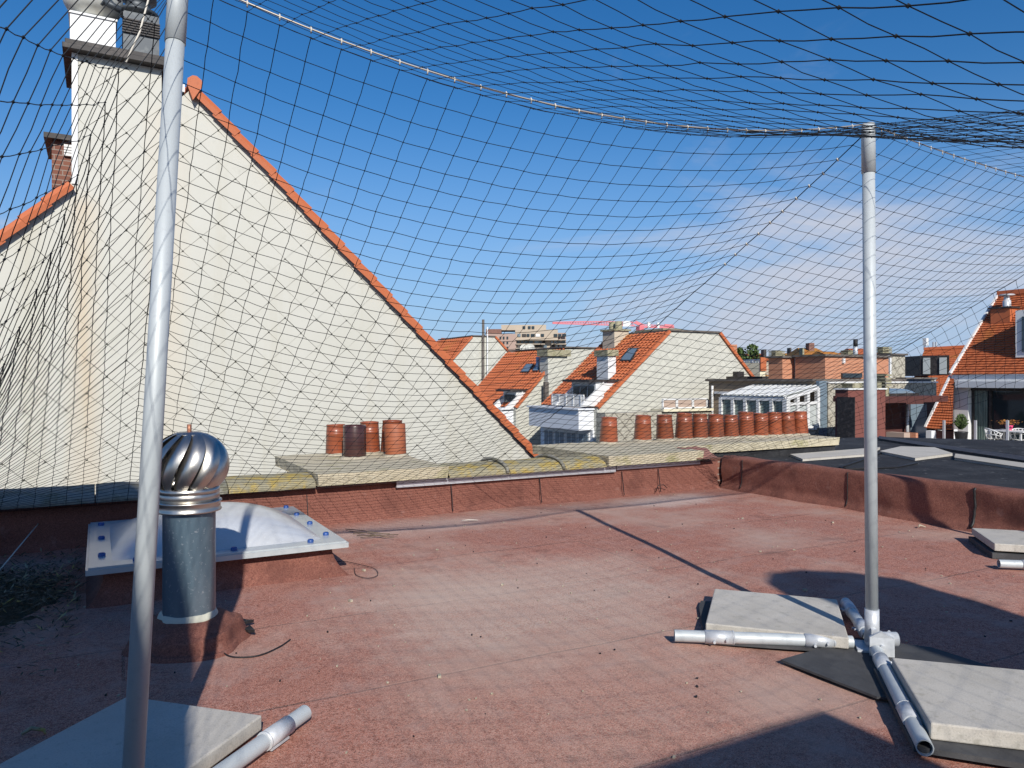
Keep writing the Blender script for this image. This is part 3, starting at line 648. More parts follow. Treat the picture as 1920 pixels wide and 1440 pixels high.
wire_obj('guy_string', [onD(112, 934, 6.3), onZ(0, 1068, .08), onZ(-60, 1170, .05), onZ(-20, 1230, .01)], .004, 'thin white string along the bottom of the net at the left edge', 'string')

# ------------------------------------------------------------------ debris, tar trails, small litter on the roof
def scatter_debris():
    vs = MB(); rg = random.Random(3)
    for k in range(7000):
        a = rg.random()*6.28; r = abs(rg.gauss(0, .55)); x = -.72+r*math.cos(a)*1.15; y = 5.35+r*math.sin(a)*1.25
        if x > DX0-.05: x = DX0-.05-rg.random()*.4
        if y > PY-.1: continue
        uu = (x+1.75)/1.7; vv = (y-4.45)/1.75; h = .09*math.sin(math.pi*uu)*math.sin(math.pi*vv) if 0 < uu < 1 and 0 < vv < 1 else 0; p = V((x, y, max(h, deckz(x, y))+rg.random()*.03)); b = rg.random()*6.28; L = rg.uniform(.02, .09)
        t = V((math.cos(b), math.sin(b), rg.uniform(-.1, .5))).normalized()*L; s = V((-math.sin(b), math.cos(b), rg.uniform(-.3, .3)))*rg.uniform(.002, .008)
        vs.face([p, p+t*.5+s, p+t, p+t*.5-s], rg.choice([0, 0, 0, 1, 1, 2]))
    return vs
o = scatter_debris().build('leaf_debris', ['leaf_dry', 'bark', 'lichen_coping'], recalc=False); tag(o, 'dark heap of moss, twigs and dry leaves in the left corner', None, None, 'stuff')
mo = MB().grid(lambda u, v: (-1.75+1.7*u, 4.45+1.75*v, -.03+.02*mnoise.noise(V((u*25, v*25, 3)))+.085*math.sin(math.pi*u)*math.sin(math.pi*v)*(1+.5*mnoise.noise(V((u*9, v*9, 0))))), 50, 50)
o = mo.build('moss_mound', 'leaf_dry'); tag(o, 'soft mound of dark moss under the twigs left of the skylight', None, None, 'stuff')
cs0 = MB().grid(lambda u, v: (-1.15+.42*u+.05*mnoise.noise(V((u*4, v*4, 7))), 5.95+.62*v, .03+.16*v**1.5+.06*mnoise.noise(V((u*7, v*7, 2)))+.03*mnoise.noise(V((u*17, v*17, 2)))), 30, 24)
tag(cs0.build('crumpled_sheet', 'pipe_zinc'), 'crumpled grey blue metal sheet heaped in the far left corner under the net', 'metal sheet')
rg = random.Random(11)
ch = MB()
for k in range(420):
    x = rg.uniform(-1.5, 6.2); y = rg.uniform(1.2, 6.55); s = rg.uniform(.002, .006) if rg.random() < .94 else rg.uniform(.008, .014)
    z = deckz(x, y); ch.box((x-s, y-s*.6, z-.002), (x+s, y+s*.6, z+s*.8), mi=0 if rg.random() < .8 or s > .006 else 1, rz=rg.random()*3)
o = ch.build('grit', ['mortar', 'tar']); tag(o, 'scattered crumbs of grit and mortar over the red felt', None, None, 'stuff')
tw = thing('dry_twig', 'pale dry twig lying on the felt near the middle of the roof', 'twig', onZ(880, 978, 0))
p = onZ(866, 976, .012); MB().tube([p, p+V((.06, -.02, .004)), p+V((.12, -.01, -.004)), p+V((.15, -.03, -.005))], [.004, .006, .005, .003], 5).build('stem', 'string', tw)
def bone(name, label, px, py, mt='mortar'):
    p = onZ(px, py, .01); m = MB()
    m.tube([p, p+V((.03, .01, .012)), p+V((.07, 0, 0)), p+V((.075, -.02, -.006))], [.006, .008, .006, .004], 6); o = m.build(name, mt); tag(o, label, 'litter'); return o
bone('twig_litter', 'small curled pale scrap by the foot of the right parapet', 1722, 988)
bone('bark_scrap', 'yellowish curled scrap of bark in the shade at the bottom left', 40, 1377, 'lichen_coping')
st = thing('loose_sticks', 'bundle of thin dark sticks lying at the right corner of the skylight', 'twigs', onZ(680, 1000, 0))
for q in range(5):
    a = onZ(648+q*7, 992+q*4, .012); b = onZ(715+q*8, 1000+((q*7) % 13), .012); MB().tube([a, a.lerp(b, .5)+V((0, .02*(q % 2), .006)), b], .0035, 5).build('stick', 'bark', st)
tr = MB()
for pts in ([(612, 1060), (640, 1052), (672, 1058), (702, 1066), (708, 1078), (690, 1084), (668, 1078), (664, 1064)],):
    tr.tube(smooth([onZ(a, b, .004) for a, b in pts]), .0022, 5)
o = tr.build('tar_trail', 'tar'); tag(o, 'thin squiggle of black tar on the felt right of the skylight', 'tar mark')

# ------------------------------------------------------------------ the neighbour's big slated gable
GY = 11.5
def g(px, py): return onY(px, py, GY)
AP = V((1.19, GY, 5.46)); sl1 = 1.0
nb = thing('slate_gable_house', 'big cream diamond slated house end with orange verge tiles on the left', 'house', (2, GY, -10))
LE = V((-6.5, GY, AP.z-(AP.x+6.5)*1.02)); 
e1 = g(1015, 862); sr = (AP.z-e1.z)/(e1.x-AP.x); RE = V((e1.x+1.2, GY, e1.z-1.2*sr))
MB().prism([LE, (LE.x, GY, -10), (RE.x, GY, -10), RE, AP], (0, 9, 0)).build('wall', 'slate_edge', nb)
# diamond slates as real lapped plates, cut along the roof slopes
def slates(region_planes, x0, x1, z0, z1, y, dg=.445, vx=1.06):
    bm = bmesh.new(); h = dg/2; hx = h*vx; row = 0; z = z0; g_ = .012
    while z < z1+dg:
        x = x0+(hx if row % 2 else 0)
        while x < x1+dg:
            jx = random.uniform(-.004, .004); jz = random.uniform(-.004, .004); jy = random.uniform(0, .0025)
            pts = [(x+jx, z-h+g_+jz-.004, .012+jy), (x+hx-g_, z+jz-.003, .008), (x+hx-g_, z+jz+.016, .007), (x+.012, z+h-g_, .003), (x-.012, z+h-g_, .003), (x-hx+g_, z+jz+.016, .007), (x-hx+g_, z+jz-.003, .008), (x-.03+jx, z-h+g_+.026+jz, .011+jy)]
            b = [bm.verts.new((px, y-d_, pz)) for px, pz, d_ in pts]; c = [bm.verts.new((px, y-.0008, pz)) for px, pz, d_ in pts]
            f = bm.faces.new(b); f.material_index = 0
            for k in range(8):
                f = bm.faces.new([b[k], b[(k+1) % 8], c[(k+1) % 8], c[k]]); f.material_index = 1
            x += 2*hx
        z += h; row += 1
    for co, no in region_planes:
        bmesh.ops.bisect_plane(bm, geom=bm.verts[:]+bm.edges[:]+bm.faces[:], plane_co=co, plane_no=no, clear_outer=True)
    return bm
def bm_obj(bm, name, mats, parent):
    me = bpy.data.meshes.new(name); off = V((0, 0, 0)); p = parent
    while p is not None: off += p.location; p = p.parent
    bmesh.ops.translate(bm, verts=bm.verts, vec=-off); bmesh.ops.recalc_face_normals(bm, faces=bm.faces)
    bm.to_mesh(me); bm.free()
    for m in mats: me.materials.append(M[m])
    o = bpy.data.objects.new(name, me); COL.objects.link(o); o.parent = parent; return o
dR = (RE-AP); nR = V((-dR.z, 0, dR.x)).normalized(); nR = nR if nR.x > 0 else -nR
dL = (LE-AP); nL = V((dL.z, 0, -dL.x)).normalized(); nL = nL if nL.x < 0 else -nL
# wall face with slates (roof part, then the chimney's own slates)
CX0, CX1, CZT = g(137, 200).x, g(303, 200).x, g(137, 100).z
bm = slates([(AP, nR), (AP, nL), (V((CX0, 0, 0)), V((-1, 0, 0))) if False else (AP, nL)], LE.x, RE.x, -2.0, AP.z, GY-.002)
bm_obj(bm, 'slate_cladding', ['slate_white', 'slate_edge'], nb)
ch_ = MB().box((CX0, GY+.003, AP.z-(AP.x-CX0)*1.02-.35), (CX1, GY+1.3, CZT)); chm = ch_.build('chimney', 'slate_edge', nb)
zc0 = AP.z-(AP.x-CX0)*1.02-.35
bm = slates([(V((CX0, 0, 0)), V((-1, 0, 0))), (V((CX1, 0, 0)), V((1, 0, 0))), (V((0, 0, CZT)), V((0, 0, 1))), (AP, -nL)], LE.x, RE.x, -2.0, CZT+.2, GY-.002)
bm_obj(bm, 'chimney_slates', ['slate_white', 'slate_edge'], chm)
MB().box((CX0-.015, GY-.03, zc0+.3), (CX0+.055, GY-.0025, CZT-.001)).build('corner_trim', 'white', chm)
cp_ = MB().box((CX0-.12, GY-.16, CZT+.002), (CX1+.12, GY+1.42, CZT+.075)); cp_.box((CX0-.09, GY-.13, CZT+.077), (CX1+.09, GY+1.39, CZT+.14)); cp_.build('cap', 'dark_trim', chm, bevel=.008)
# white vent base with bowl cowl
a = g(131, 92); b = g(217, 92); zb = CZT+.14
cw = MB().box((a.x, GY+.02, zb), (b.x, GY+.65, zb+.40)); cw.box((a.x-.02, GY, zb+.402), (b.x+.02, GY+.67, zb+.43)); co = cw.build('vent_box', 'white', chm)
cx = (a.x+b.x)/2
MB().lathe([(.16, zb+.43), (.17, zb+.50), (.30, zb+.55), (.36, zb+.66), (.37, zb+.78), (.33, zb+.88), (.2, zb+.96), (0, zb+.99)], (cx, GY+.3, 0), 32).build('bowl_cowl', 'cowl_white', chm)
mt_ = MB().tube([(cx+.12, GY-.05, zb+.62), (cx+.33, GY-.06, zb+.54)], .045, 10); mt_.tube([(cx+.1, GY-.07, zb+.55), (cx+.2, GY-.09, zb+.74), (cx+.33, GY-.04, zb+.66)], .02, 6); mt_.build('cowl_motor', 'cowl_dark', chm)
a = g(231, 105); b = g(299, 110)
lv = MB().box((a.x, GY+.05, zb), (b.x, GY+.6, zb+.60)); lo = lv.build('louvre_box', 'cowl_dark', chm)
l2 = MB()
for q in range(6): l2.box((a.x-.01, GY+.02, zb+.30+q*.035), (b.x+.01, GY+.049, zb+.318+q*.035))
l2.build('louvre', 'dark_trim', lo)
MB().lathe([(.10, zb+.6), (.10, zb+.64), (.26, zb+.66), (.27, zb+.70), (.16, zb+.72), (.16, zb+.86), (.24, zb+.88), (.24, zb+1.05), (0, zb+1.1)], ((a.x+b.x)/2-.03, GY+.3, 0), 28).build('round_cowl', 'cowl_dark', chm)
# verge tiles: overlapping lapped pieces along both slopes
def verge(p0, p1, n, L=.36, out=.10, w=.22, th=.16):
    m = MB(); d_ = (p1-p0).normalized(); nn = V((-d_.z, 0, d_.x)); nn = nn if nn.z > 0 else -nn; tot = (p1-p0).length; k = int(tot/L)
    for q in range(k+1):
        a = p0+d_*(q*L); b = a+d_*(L*1.10)
        # profile: outer drop on the gable face + rounded top
        pr = [(-out, -.10), (-out-.012, -.03), (-out+.02, .025), (-.02, .04), (w, .035)]
        A = []; B = []
        for (yy, zz_) in pr:
            A.append(a+V((0, yy, 0))+nn*(zz_-.008+.005*random.random())); B.append(b+V((0, yy-.012, 0))+nn*(zz_+.018))
        for i in range(4): m.face([A[i], A[i+1], B[i+1], B[i]])
        m.face(B+[b+V((0, w, 0))+nn*0., b+V((0, -out+.02, 0))-nn*.08]); m.face(A+[a+V((0, w, 0)), a+V((0, -out+.02, 0))-nn*.08])
    return m
verge(AP+V((.05, 0, -.05)), RE, 0).build('verge_tiles', 'tile_verge', nb)
pl0 = V((CX0-.05, GY, AP.z-(AP.x-CX0+.05)*1.02)); verge(pl0, LE, 0).build('verge_tiles', 'tile_verge', nb)
rc = MB(); c_ = AP+V((0, -.14, .02)); pts = [c_+V((math.cos(R(a))*.095, 0, math.sin(R(a))*.095)) for a in (-20, 30, 75, 105, 150, 200)]; pts += [c_+V((-.02, 0, -.22))]
rc.prism(pts, (0, .4, 0)); rc.build('ridge_end_cap', 'tile_verge', nb, bevel=.01)
rm = MB(); tiles(rm, V((RE.x, GY+.12, RE.z)), V((RE.x, GY+8.9, RE.z)), V((AP.x, GY+.12, AP.z)), V((AP.x, GY+8.9, AP.z)), 28, 30); tiles(rm, V((LE.x, GY+.12, LE.z)), V((LE.x, GY+8.9, LE.z)), V((AP.x, GY+.12, AP.z)), V((AP.x, GY+8.9, AP.z)), 28, 30); rm.build('tiled_roof', 'tile_orange', nb, recalc=False)
wf = MB(); a = g(331, 160); wf.box((a.x, GY-.05, AP.z-.10), (AP.x-.12, GY+.1, AP.z+.005)); wf.build('ridge_flashing', 'white', nb)

# brick stack behind on the left slope
a = onY(97, 340, 13.2); b = onY(137, 340, 13.2); zt2 = onY(97, 262, 13.2).z
bs = MB().box((a.x, 13.2, 2.2), (b.x+.3, 14.3, zt2)).build('brick_stack', 'brick_brown', nb)
MB().box((a.x-.1, 13.1, zt2+.002), (b.x+.4, 14.4, zt2+.08)).build('stack_cap', 'dark_trim', bs)
vg = MB(); c = onY(120, 270, 13.19); e = onY(136, 292, 13.19)
for q in range(4): zq = c.z-(c.z-e.z)*q/4; vg.box((c.x, 13.15, zq-.06), (e.x+.1, 13.195, zq-.01))
vg.build('grille', 'white', bs)

# ------------------------------------------------------------------ neighbour's black flat roof to the right
FZ = .26
fr = thing('black_flat_roof', 'neighbouring flat roof of black bitumen beyond the right parapet', 'flat roof', (10, 2, -9))
MB().box((PX+.55, -4, -9), (16.0, 6.5, FZ-.05)).build('wall', 'brick_tan', fr)
q0 = [V((PX+.25, -4, FZ)), V((PX+.25, 7.1, FZ)), V((9.4, 7.1, FZ)), V((9.4, 9.4, FZ)), V((12.5, 8.6, FZ)), V((14.6, 5.9, FZ)), V((15.8, -4, FZ))]
MB().prism([q-V((0, 0, .06)) for q in q0], (0, 0, .06)).build('felt_surface', 'bitumen_black', fr)
MB().box((10.15, 6.5, -9), (13.0, 8.6, FZ-.065)).build('wall', 'brick_tan', fr)
def kerb(name, label, pts, hgt, mt, cat='kerb'):
    m = MB().prism([(p.x, p.y, FZ+.003) for p in pts], (0, 0, hgt)); o = m.build(name, mt, bevel=.004); tag(o, label, cat); return o
def z4(*pp): return [onZ(px, py, FZ+.035) for px, py in pp]
kerb('concrete_beam', 'pale flat concrete plank lying on the black roof, left of the right pole', z4((1482, 851), (1505, 860), (1626, 851), (1650, 838)), .03, 'paver', 'concrete plank')
kerb('concrete_beam', 'speckled grey concrete block on the black roof just right of the pole', z4((1650, 846), (1716, 859), (1786, 850), (1752, 839), (1690, 837)), .035, 'paver', 'concrete block')
kerb('concrete_beam', 'long grey kerb running to the right edge beyond the black roof', z4((1790, 858), (1940, 880), (1940, 871), (1792, 851)), .035, 'terrace', 'kerb')
kerb('metal_edge_strip', 'dark metal roof edge strip in front of the glass balustrade', z4((1648, 822), (1940, 866), (1940, 858), (1648, 817)), .03, 'dark_trim', 'roof edge')
cb = [onZ(a, b, FZ+.012) for a, b in ((1660, 846), (1630, 858), (1600, 868), (1575, 876), (1590, 880), (1680, 876), (1720, 868))]
tag(MB().tube(cb, .012, 6).build('roof_cable', 'tar'), 'black cable looping over the black flat roof', 'cable')

# ------------------------------------------------------------------ houses across
Yd = V((0, 1, 0))
def gable(label, Y, outline, Yback, name='gable_house', wallm='gable_far', roofm='tile_orange', slopes=(0,), rows=16, cols=14, trimm='tile_verge'):
    pts = [onY(px, py, Y) for px, py in outline]; c = sum(pts, V())/len(pts)
    t = thing(name, label, 'house', (c.x, Y, -10), 'white gabled houses across the way')
    poly = [V((pts[0].x, Y, -10))]+pts+[V((pts[-1].x, Y, -10))]
    MB().prism(poly, (0, Yback-Y, 0)).build('wall', wallm, t)
    for s in range(len(pts)-1):
        a, b = pts[s], pts[s+1]
        if abs(b.z-a.z) < .5:
            MB().box((a.x, Y-.1, max(a.z, b.z)+.01), (b.x, Yback, max(a.z, b.z)+.1)).build('ridge_coping', 'flat_roof_edge', t); continue
        lo, hi = (a, b) if a.z < b.z else (b, a)
        m = MB(); nn = (hi-lo).cross(Yd).normalized(); nn = nn if nn.z > 0 else -nn; up_ = nn*.03
        tiles(m, lo+up_+V((0, .02, 0)), V((lo.x, Yback, lo.z))+up_, hi+up_+V((0, .02, 0)), V((hi.x, Yback, hi.z))+up_, rows, cols, wav=.05, h=.06)
        m.build('tiled_roof', roofm, t, recalc=False)
        MB().bar(lo+V((0, -.05, 0))+nn*.03, hi+V((0, -.05, 0))+nn*.03, .14, .16, up=nn).build('verge_trim', trimm, t)
    return t, pts
def slopeplane(a, b):
    n = (b-a).cross(Yd).normalized(); return a, n
def rooflight(parent, corners, P, n, up=.12):
    nn = n if n.z > 0 else -n
    q = [onP(px, py, P, n)+nn*up for px, py in corners]; m = MB().prism([p-nn*.1 for p in q], nn*.1); f = m.build('roof_window', 'dark_trim', parent)
    c = sum(q, V())/4; qq = [p.lerp(c, .16)+nn*.01 for p in q]; MB().face(qq).build('pane', 'glass_blue', f)
    return f
# H3, the largest white gable with the red roof
H3, p3 = gable('white diamond slated gable house with a large red tiled roof in the centre right', 30, [(1120, 765), (1255, 622), (1348, 625), (1455, 768)], 35.2, rows=26, cols=17)
P3p, n3 = slopeplane(p3[0], p3[1])
rooflight(H3, [(1163, 680), (1184, 680), (1200, 655), (1181, 655)], P3p, n3)
nn3 = n3 if n3.z > 0 else -n3
# facade below the eave, facing the street
XE = p3[0].x
def facade(parent, x, y0, y1, ztop, px_l, px_r, py_t, py_b, nwin, fascia=True):
    f = MB().box((x-.9, y0+.3, ztop-1.1), (x+.3, y1-.1, ztop-.10)); f.box((x-1.0, y0+.2, ztop-.098), (x+.3, y1, ztop-.02)); f.build('balcony_front', 'white_wall', parent)
    MB().box((x-.1, y0+.25, -10), (x+.25, y1, ztop-1.1)).build('street_front', 'white_wall', parent)
    L = y1-y0-.8
    for q in range(nwin):
        ya = y0+.5+L*q/nwin; yb = ya+L/nwin*.86
        w = MB().box((x-.16, ya, ztop-3.0), (x-.101, yb, ztop-1.25)).build('window', 'white', parent)
        MB().box((x-.18, ya+.07, ztop-2.9), (x-.161, (ya+yb)/2-.04, ztop-1.35)).box((x-.18, (ya+yb)/2+.04, ztop-2.9), (x-.161, yb-.07, ztop-1.35)).build('pane', 'glass_blue', w)
    MB().box((x-.9, y0+.3, ztop-3.6), (x+.3, y1-.1, ztop-3.25)).build('lower_balcony', 'grey_fascia', parent)
facade(H3, XE, 30, 35.2, p3[0].z, 0, 0, 0, 0, 4)
def loggia(parent, P, n, pl, pr, pt, pb, Xf, rail_px, tm='white'):
    # recessed attic door: dark opening framed in white in front of the slope
    A = onX(pl, pb, Xf); B = onX(pr, pt, Xf); y0, y1 = min(A.y, B.y), max(A.y, B.y); z0, z1 = min(A.z, B.z), max(A.z, B.z)
    dp = (Xf-P.x)
    d_ = MB().box((Xf, y0, z0), (Xf+2.4, y1, z1)).build('dormer', tm, parent)
    k = 3
    for q in range(k):
        ya = y0+.12+(y1-y0-.2)*q/k; yb = ya+(y1-y0-.2)/k*.82
        MB().box((Xf-.04, ya, z0+.25), (Xf-.002, yb, z1-.2)).build('pane', 'glass_dark', d_)
    MB().box((Xf-.5, y0-.12, z1+.002), (Xf+2.4, y1+.12, z1+.12)).build('dormer_roof', 'dark_trim', parent)
    for yy in (y0-.14, y1+.02):
        MB().prism([(Xf-1.0, yy, z0-.2), (Xf+.4, yy, z1), (Xf+.4, yy, z0-.2)], (0, .12, 0)).build('dormer_cheek', 'white', parent)
def railing(parent, a, b, h, n, r=.03, mt='white', name='railing'):
    a = V(a); b = V(b); m = MB(); m.bar(a+V((0, 0, h)), b+V((0, 0, h)), .07, .07); m.bar(a+V((0, 0, .08)), b+V((0, 0, .08)), .05, .05)
    for q in range(n+1):
        p = a.lerp(b, q/n); m.bar(p+V((0, 0, .08)), p+V((0, 0, h)), .05 if q % 6 else .1)
    return m.build(name, mt, parent)
XL = XE+.15
loggia(H3, P3p, n3, 1072, 1117, 716, 752, XL, None)
a = onX(1036, 768, XE-.6); b = onX(1119, 770, XE-.6); railing(H3, (XE-.6, min(34.9, a.y), p3[0].z-.0), (XE-.6, max(30.3, b.y), p3[0].z-.0), .62, 26)
# chimneys of H3
xc = onX(1119, 700, XE+1.4); xd = onX(1140, 700, XE+1.4)
y0, y1 = sorted((xc.y, xd.y)); ztop = onX(1130, 668, XE+1.4).z
ck = MB().box((XE+1.4, y0, -1.5), (XE+1.9, y1, ztop)).build('white_chimney', 'white', H3)
MB().box((XE+1.3, y0-.1, ztop+.002), (XE+2.0, y1+.1, ztop+.32)).build('stone_cap', 'stone_chim', ck)
def stack(parent, px0, px1, pyt, pyb, X, wid, mt='beige_wall', capm='stone_chim', pots=0, name='chimney'):
    a = onX(px0, pyt, X); b = onX(px1, pyt, X); y0, y1 = sorted((a.y, b.y)); zt_ = a.z; zb_ = onX(px0, pyb, X).z
    c = MB().box((X, y0, zb_), (X+wid, y1, zt_)).build(name, mt, parent); MB().box((X-.1, y0-.1, zt_+.002), (X+wid+.1, y1+.1, zt_+.1)).build('cap', capm, c)
    for q in range(pots): yy = y0+(y1-y0)*(q+.5)/pots; MB().lathe([(.22, zt_+.1), (.2, zt_+.55), (.15, zt_+.55), (.15, zt_+.3)], (X+wid/2, yy, 0), 12).build('pot', capm, c)
    return c
stack(H3, 1130, 1152, 622, 665, p3[1].x-1.0, 1.0, pots=2)
o = MB(); a = onY(1200, 618, 33); o.box((a.x+.8, 32, p3[1].z-.3), (a.x+2.2, 34.5, p3[1].z+.35)); o.build('ridge_stack', 'stone_chim', H3)
# H2
H2, p2 = gable('white slated gable house with a stone topped stack, directly left of the largest gable', 40, [(967, 765), (1057, 655), (1160, 655), (1255, 765)], 47.5, rows=20, cols=22)
P2p, n2 = slopeplane(p2[0], p2[1])
rooflight(H2, [(977, 700), (993, 700), (1003, 684), (989, 684)], P2p, n2); rooflight(H2, [(999, 698), (1011, 698), (1016, 684), (1008, 684)], P2p, n2)
a = onY(1021, 668, 39.9); b = onY(1057, 668, 39.9); y_ = onX(1012, 668, a.x).y
k2 = MB().box((a.x, 39.5, -10), (b.x, y_, a.z)).build('slated_stack', 'gable_far', H2); MB().box((a.x-.15, 39.3, a.z+.002), (b.x+.15, y_+.1, a.z+.4)).build('stone_cap', 'stone_chim', k2)
facade(H2, p2[0].x, 40, 47.5, p2[0].z, 0, 0, 0, 0, 5)
loggia(H2, P2p, n2, 944, 968, 734, 760, p2[0].x+.2, None)
MB().tube([(p2[0].x+2.3, 41.2, p2[0].z+1.5), (p2[0].x+2.3, 41.2, p2[0].z+3.2)], .12, 8).build('flue', 'galv', H2)
MB().box((a.x-.28, 39.36, -10), (a.x-.02, 39.6, a.z-1.6)).build('downpipe', 'flat_roof_edge', H2)
# H1
H1, p1 = gable('farthest white slated gable house, left of the apartment block', 55, [(795, 735), (885, 632), (928, 632), (1018, 735)], 62, rows=18, cols=18)
m = MB(); a = onY(906, 622, 54.8); m.tube([(a.x, 54.8, -10), (a.x, 54.8, a.z+1.0)], .11, 8); m.build('flue_pipe', 'flat_roof_edge', H1)
m = MB(); a = onY(914, 622, 54.8); m.tube([(a.x, 54.8, -10), (a.x, 54.8, a.z+.4)], .05, 8); m.build('flue_pipe', 'white', H1)
m = MB(); a = onY(858, 660, 58); 
o = thing('orange_roof_house', 'low orange roofed house peeping out behind the left verge', 'house', (a.x, 66, -10))
c = [onY(px, py, 66) for px, py in ((818, 668), (872, 672), (888, 630), (858, 630))]
MB().prism([V((c[0].x, 66, -10)), V((c[1].x, 66, -10)), c[1], c[0]], (0, 6, 0)).build('wall', 'tan_wall', o)
m = MB(); tiles(m, c[0]-Yd*.1, c[1]-Yd*.1, c[3]+Yd*4, c[2]+Yd*4, 12, 12); m.build('tiled_roof', 'tile_orange', o, recalc=False)
# dishes between
for k, (px, py) in enumerate(((983, 654), (994, 653))):
    c = onD(px, py, 70); f_ = V((-.45, -.85, .25)).normalized(); q = f_.cross(V((0, 0, 1))).normalized(); u_ = q.cross(f_)
    m = MB(); ps = [[c+(q*math.cos(t_)+u_*math.sin(t_))*r_*.42+f_*(r_*r_*.12) for t_ in [2*math.pi*i/16 for i in range(16)]] for r_ in (.02, .5, 1.)]
    for i in range(2):
        for j in range(16): m.face([ps[i][j], ps[i][(j+1) % 16], ps[i+1][(j+1) % 16], ps[i+1][j]])
    t = thing('satellite_dish', ('left' if k == 0 else 'right')+' one of the two grey satellite dishes below the apartment block', 'satellite dish', c-V((0, 0, .8)), 'satellite dishes')
    m.build('dish', 'cowl_white', t, recalc=False); MB().tube([c-f_*.1-V((0, 0, 3)), c-f_*.1], .05, 6).build('mast', 'galv', t)

# apartment block far away
AD = 230
ab = thing('apartment_block', 'distant stepped beige apartment block with balconies on the skyline', 'building', (onD(985, 700, AD).x, onD(985, 700, AD).y, -10))
def abox(px0, px1, pyt, pyb, D, dep, name, mt, parent=ab):
    a = onD(px0, pyt, D); b = onD(px1, pyt, D); zb_ = onD(px0, pyb, D).z; r_ = (b-a); r_.z = 0; dvec = V((math.sin(YAW), math.cos(YAW), 0))*dep
    return MB().prism([V((a.x, a.y, zb_)), V((b.x, b.y, zb_)), V((b.x, b.y, a.z)), a], dvec).build(name, mt, parent)
abox(912, 968, 626, 780, AD-2, 14, 'wall', 'pink_wall'); abox(966, 1046, 618, 780, AD, 16, 'wall', 'tan_wall'); abox(940, 1024, 609, 619, AD+4, 9, 'wall', 'tan_wall'); abox(1044, 1061, 624, 780, AD+1, 12, 'wall', 'pink_wall')
abox(911, 940, 617, 626, AD, 10, 'plant_room', 'brick_brown')
for r_, py in enumerate((637, 645, 653, 661, 669)):
    if r_ < 5: abox(967, 1022 if r_ > 0 else 1046, py-.8, py+.8, AD-2.5, 2.4, 'balcony', 'tan_wall'); abox(1034, 1062, py-.8, py+.8, AD-2.0, 2.4, 'balcony', 'tan_wall')
rr = random.Random(5)
for r_, py in enumerate((626, 638.5, 646.5, 655)):
    x = 970
    while x < 1058:
        wd = rr.uniform(3, 8)
        if not (1022 < x < 1032): abox(x, x+wd, py, py+5.2, AD-.3, .25, 'window', rr.choice(['glass_dark', 'glass_dark', 'glass_blue', 'white', 'dark_trim']))
        x += wd+rr.uniform(1, 3.2)
for px in (937, 943, 950): 
    for py in (631, 640, 650): abox(px, px+3, py, py+4.5, AD-2.3, .25, 'window', 'glass_dark')
for px in (980, 990, 997): abox(px, px+5, 611.5, 616.5, AD+3.7, .25, 'window', 'glass_dark')
# crane
cr = thing('tower_crane_jib', 'long red lattice crane jib lying low on the skyline behind the red roof', 'crane', onD(1200, 640, 210))
def cj(px, py, dd=210): return onD(px, py, dd)
m = MB()
up_, lo_ = [], []
for q in range(33):
    u = q/32; px = 1036+u*155; up_.append(cj(px, 604.5-1.5*math.sin(u*3.1))); lo_.append(cj(px, 606.5+4.5*u))
for q in range(32):
    m.bar(up_[q], up_[q+1], .28); m.bar(lo_[q], lo_[q+1], .28); m.bar(lo_[q], up_[q+1], .16); m.bar(up_[q], lo_[q], .13)
m.build('jib', 'crane', cr)
MB().bar(cj(1168, 607), cj(1182, 607), .3, 1.6).build('sign_board', 'white', cr)
m = MB(); m.bar(cj(1191, 604), cj(1206, 611), .5, .9); m.bar(cj(1206, 613), cj(1264, 614), .5, .5); m.bar(cj(1206, 609), cj(1264, 610), .15, .15)
for q in range(12): m.bar(cj(1206+q*4.8, 613), cj(1208.4+q*4.8, 609), .12); m.bar(cj(1208.4+q*4.8, 609), cj(1210.8+q*4.8, 613), .12)
m.bar(cj(1246, 610), cj(1262, 611), .5, .7); m.build('counter_jib', 'crane', cr)
m = MB(); m.bar(cj(1214, 609), cj(1219, 609), .7, 1.6); m.bar(cj(1232, 610), cj(1236, 610), .7, 1.5); m.build('ballast', 'white', cr)
MB().bar(cj(1200, 612), cj(1200, 900), 1.6).build('mast', 'crane', cr)

# tree clump behind the white gable
def crown(name, label, c, rad, n, tr=True, group='bushy trees between the roofs', seed=1, leaf=.3, mt='leaf', cat='tree'):
    rg = random.Random(seed); t = thing(name, label, cat, (c.x, c.y, c.z-rad*3), group); m = MB()
    cl = [(V((rg.gauss(0, .5), rg.gauss(0, .5), rg.gauss(0, .4)))*rad, rad*rg.uniform(.3, .6)) for _ in range(9)]
    for k in range(n):
        cc, rr_ = rg.choice(cl); d_ = V((rg.gauss(0, 1), rg.gauss(0, 1), rg.gauss(0, 1))).normalized(); p = c+cc+d_*rr_*rg.uniform(.6, 1.05)
        a = V((rg.gauss(0, 1), rg.gauss(0, 1), rg.gauss(0, 1))).normalized()*leaf*rg.uniform(.6, 1.3); b = a.cross(V((rg.gauss(0, 1), rg.gauss(0, 1), rg.gauss(0, 1)))).normalized()*leaf*.6
        m.face([p-a, p+b, p+a, p-b])
    m.build('crown', mt, t, recalc=False); MB().tube([c-V((0, 0, rad*3)), c-V((.1, 0, rad)), c+V((.1, 0, 0))], [rad*.12, rad*.1, rad*.04], 8).build('trunk', 'bark', t)
crown('leafy_tree', 'round green tree top right of the largest white gable', onD(1395, 668, 75), 1.1, 900, seed=4, leaf=.2)

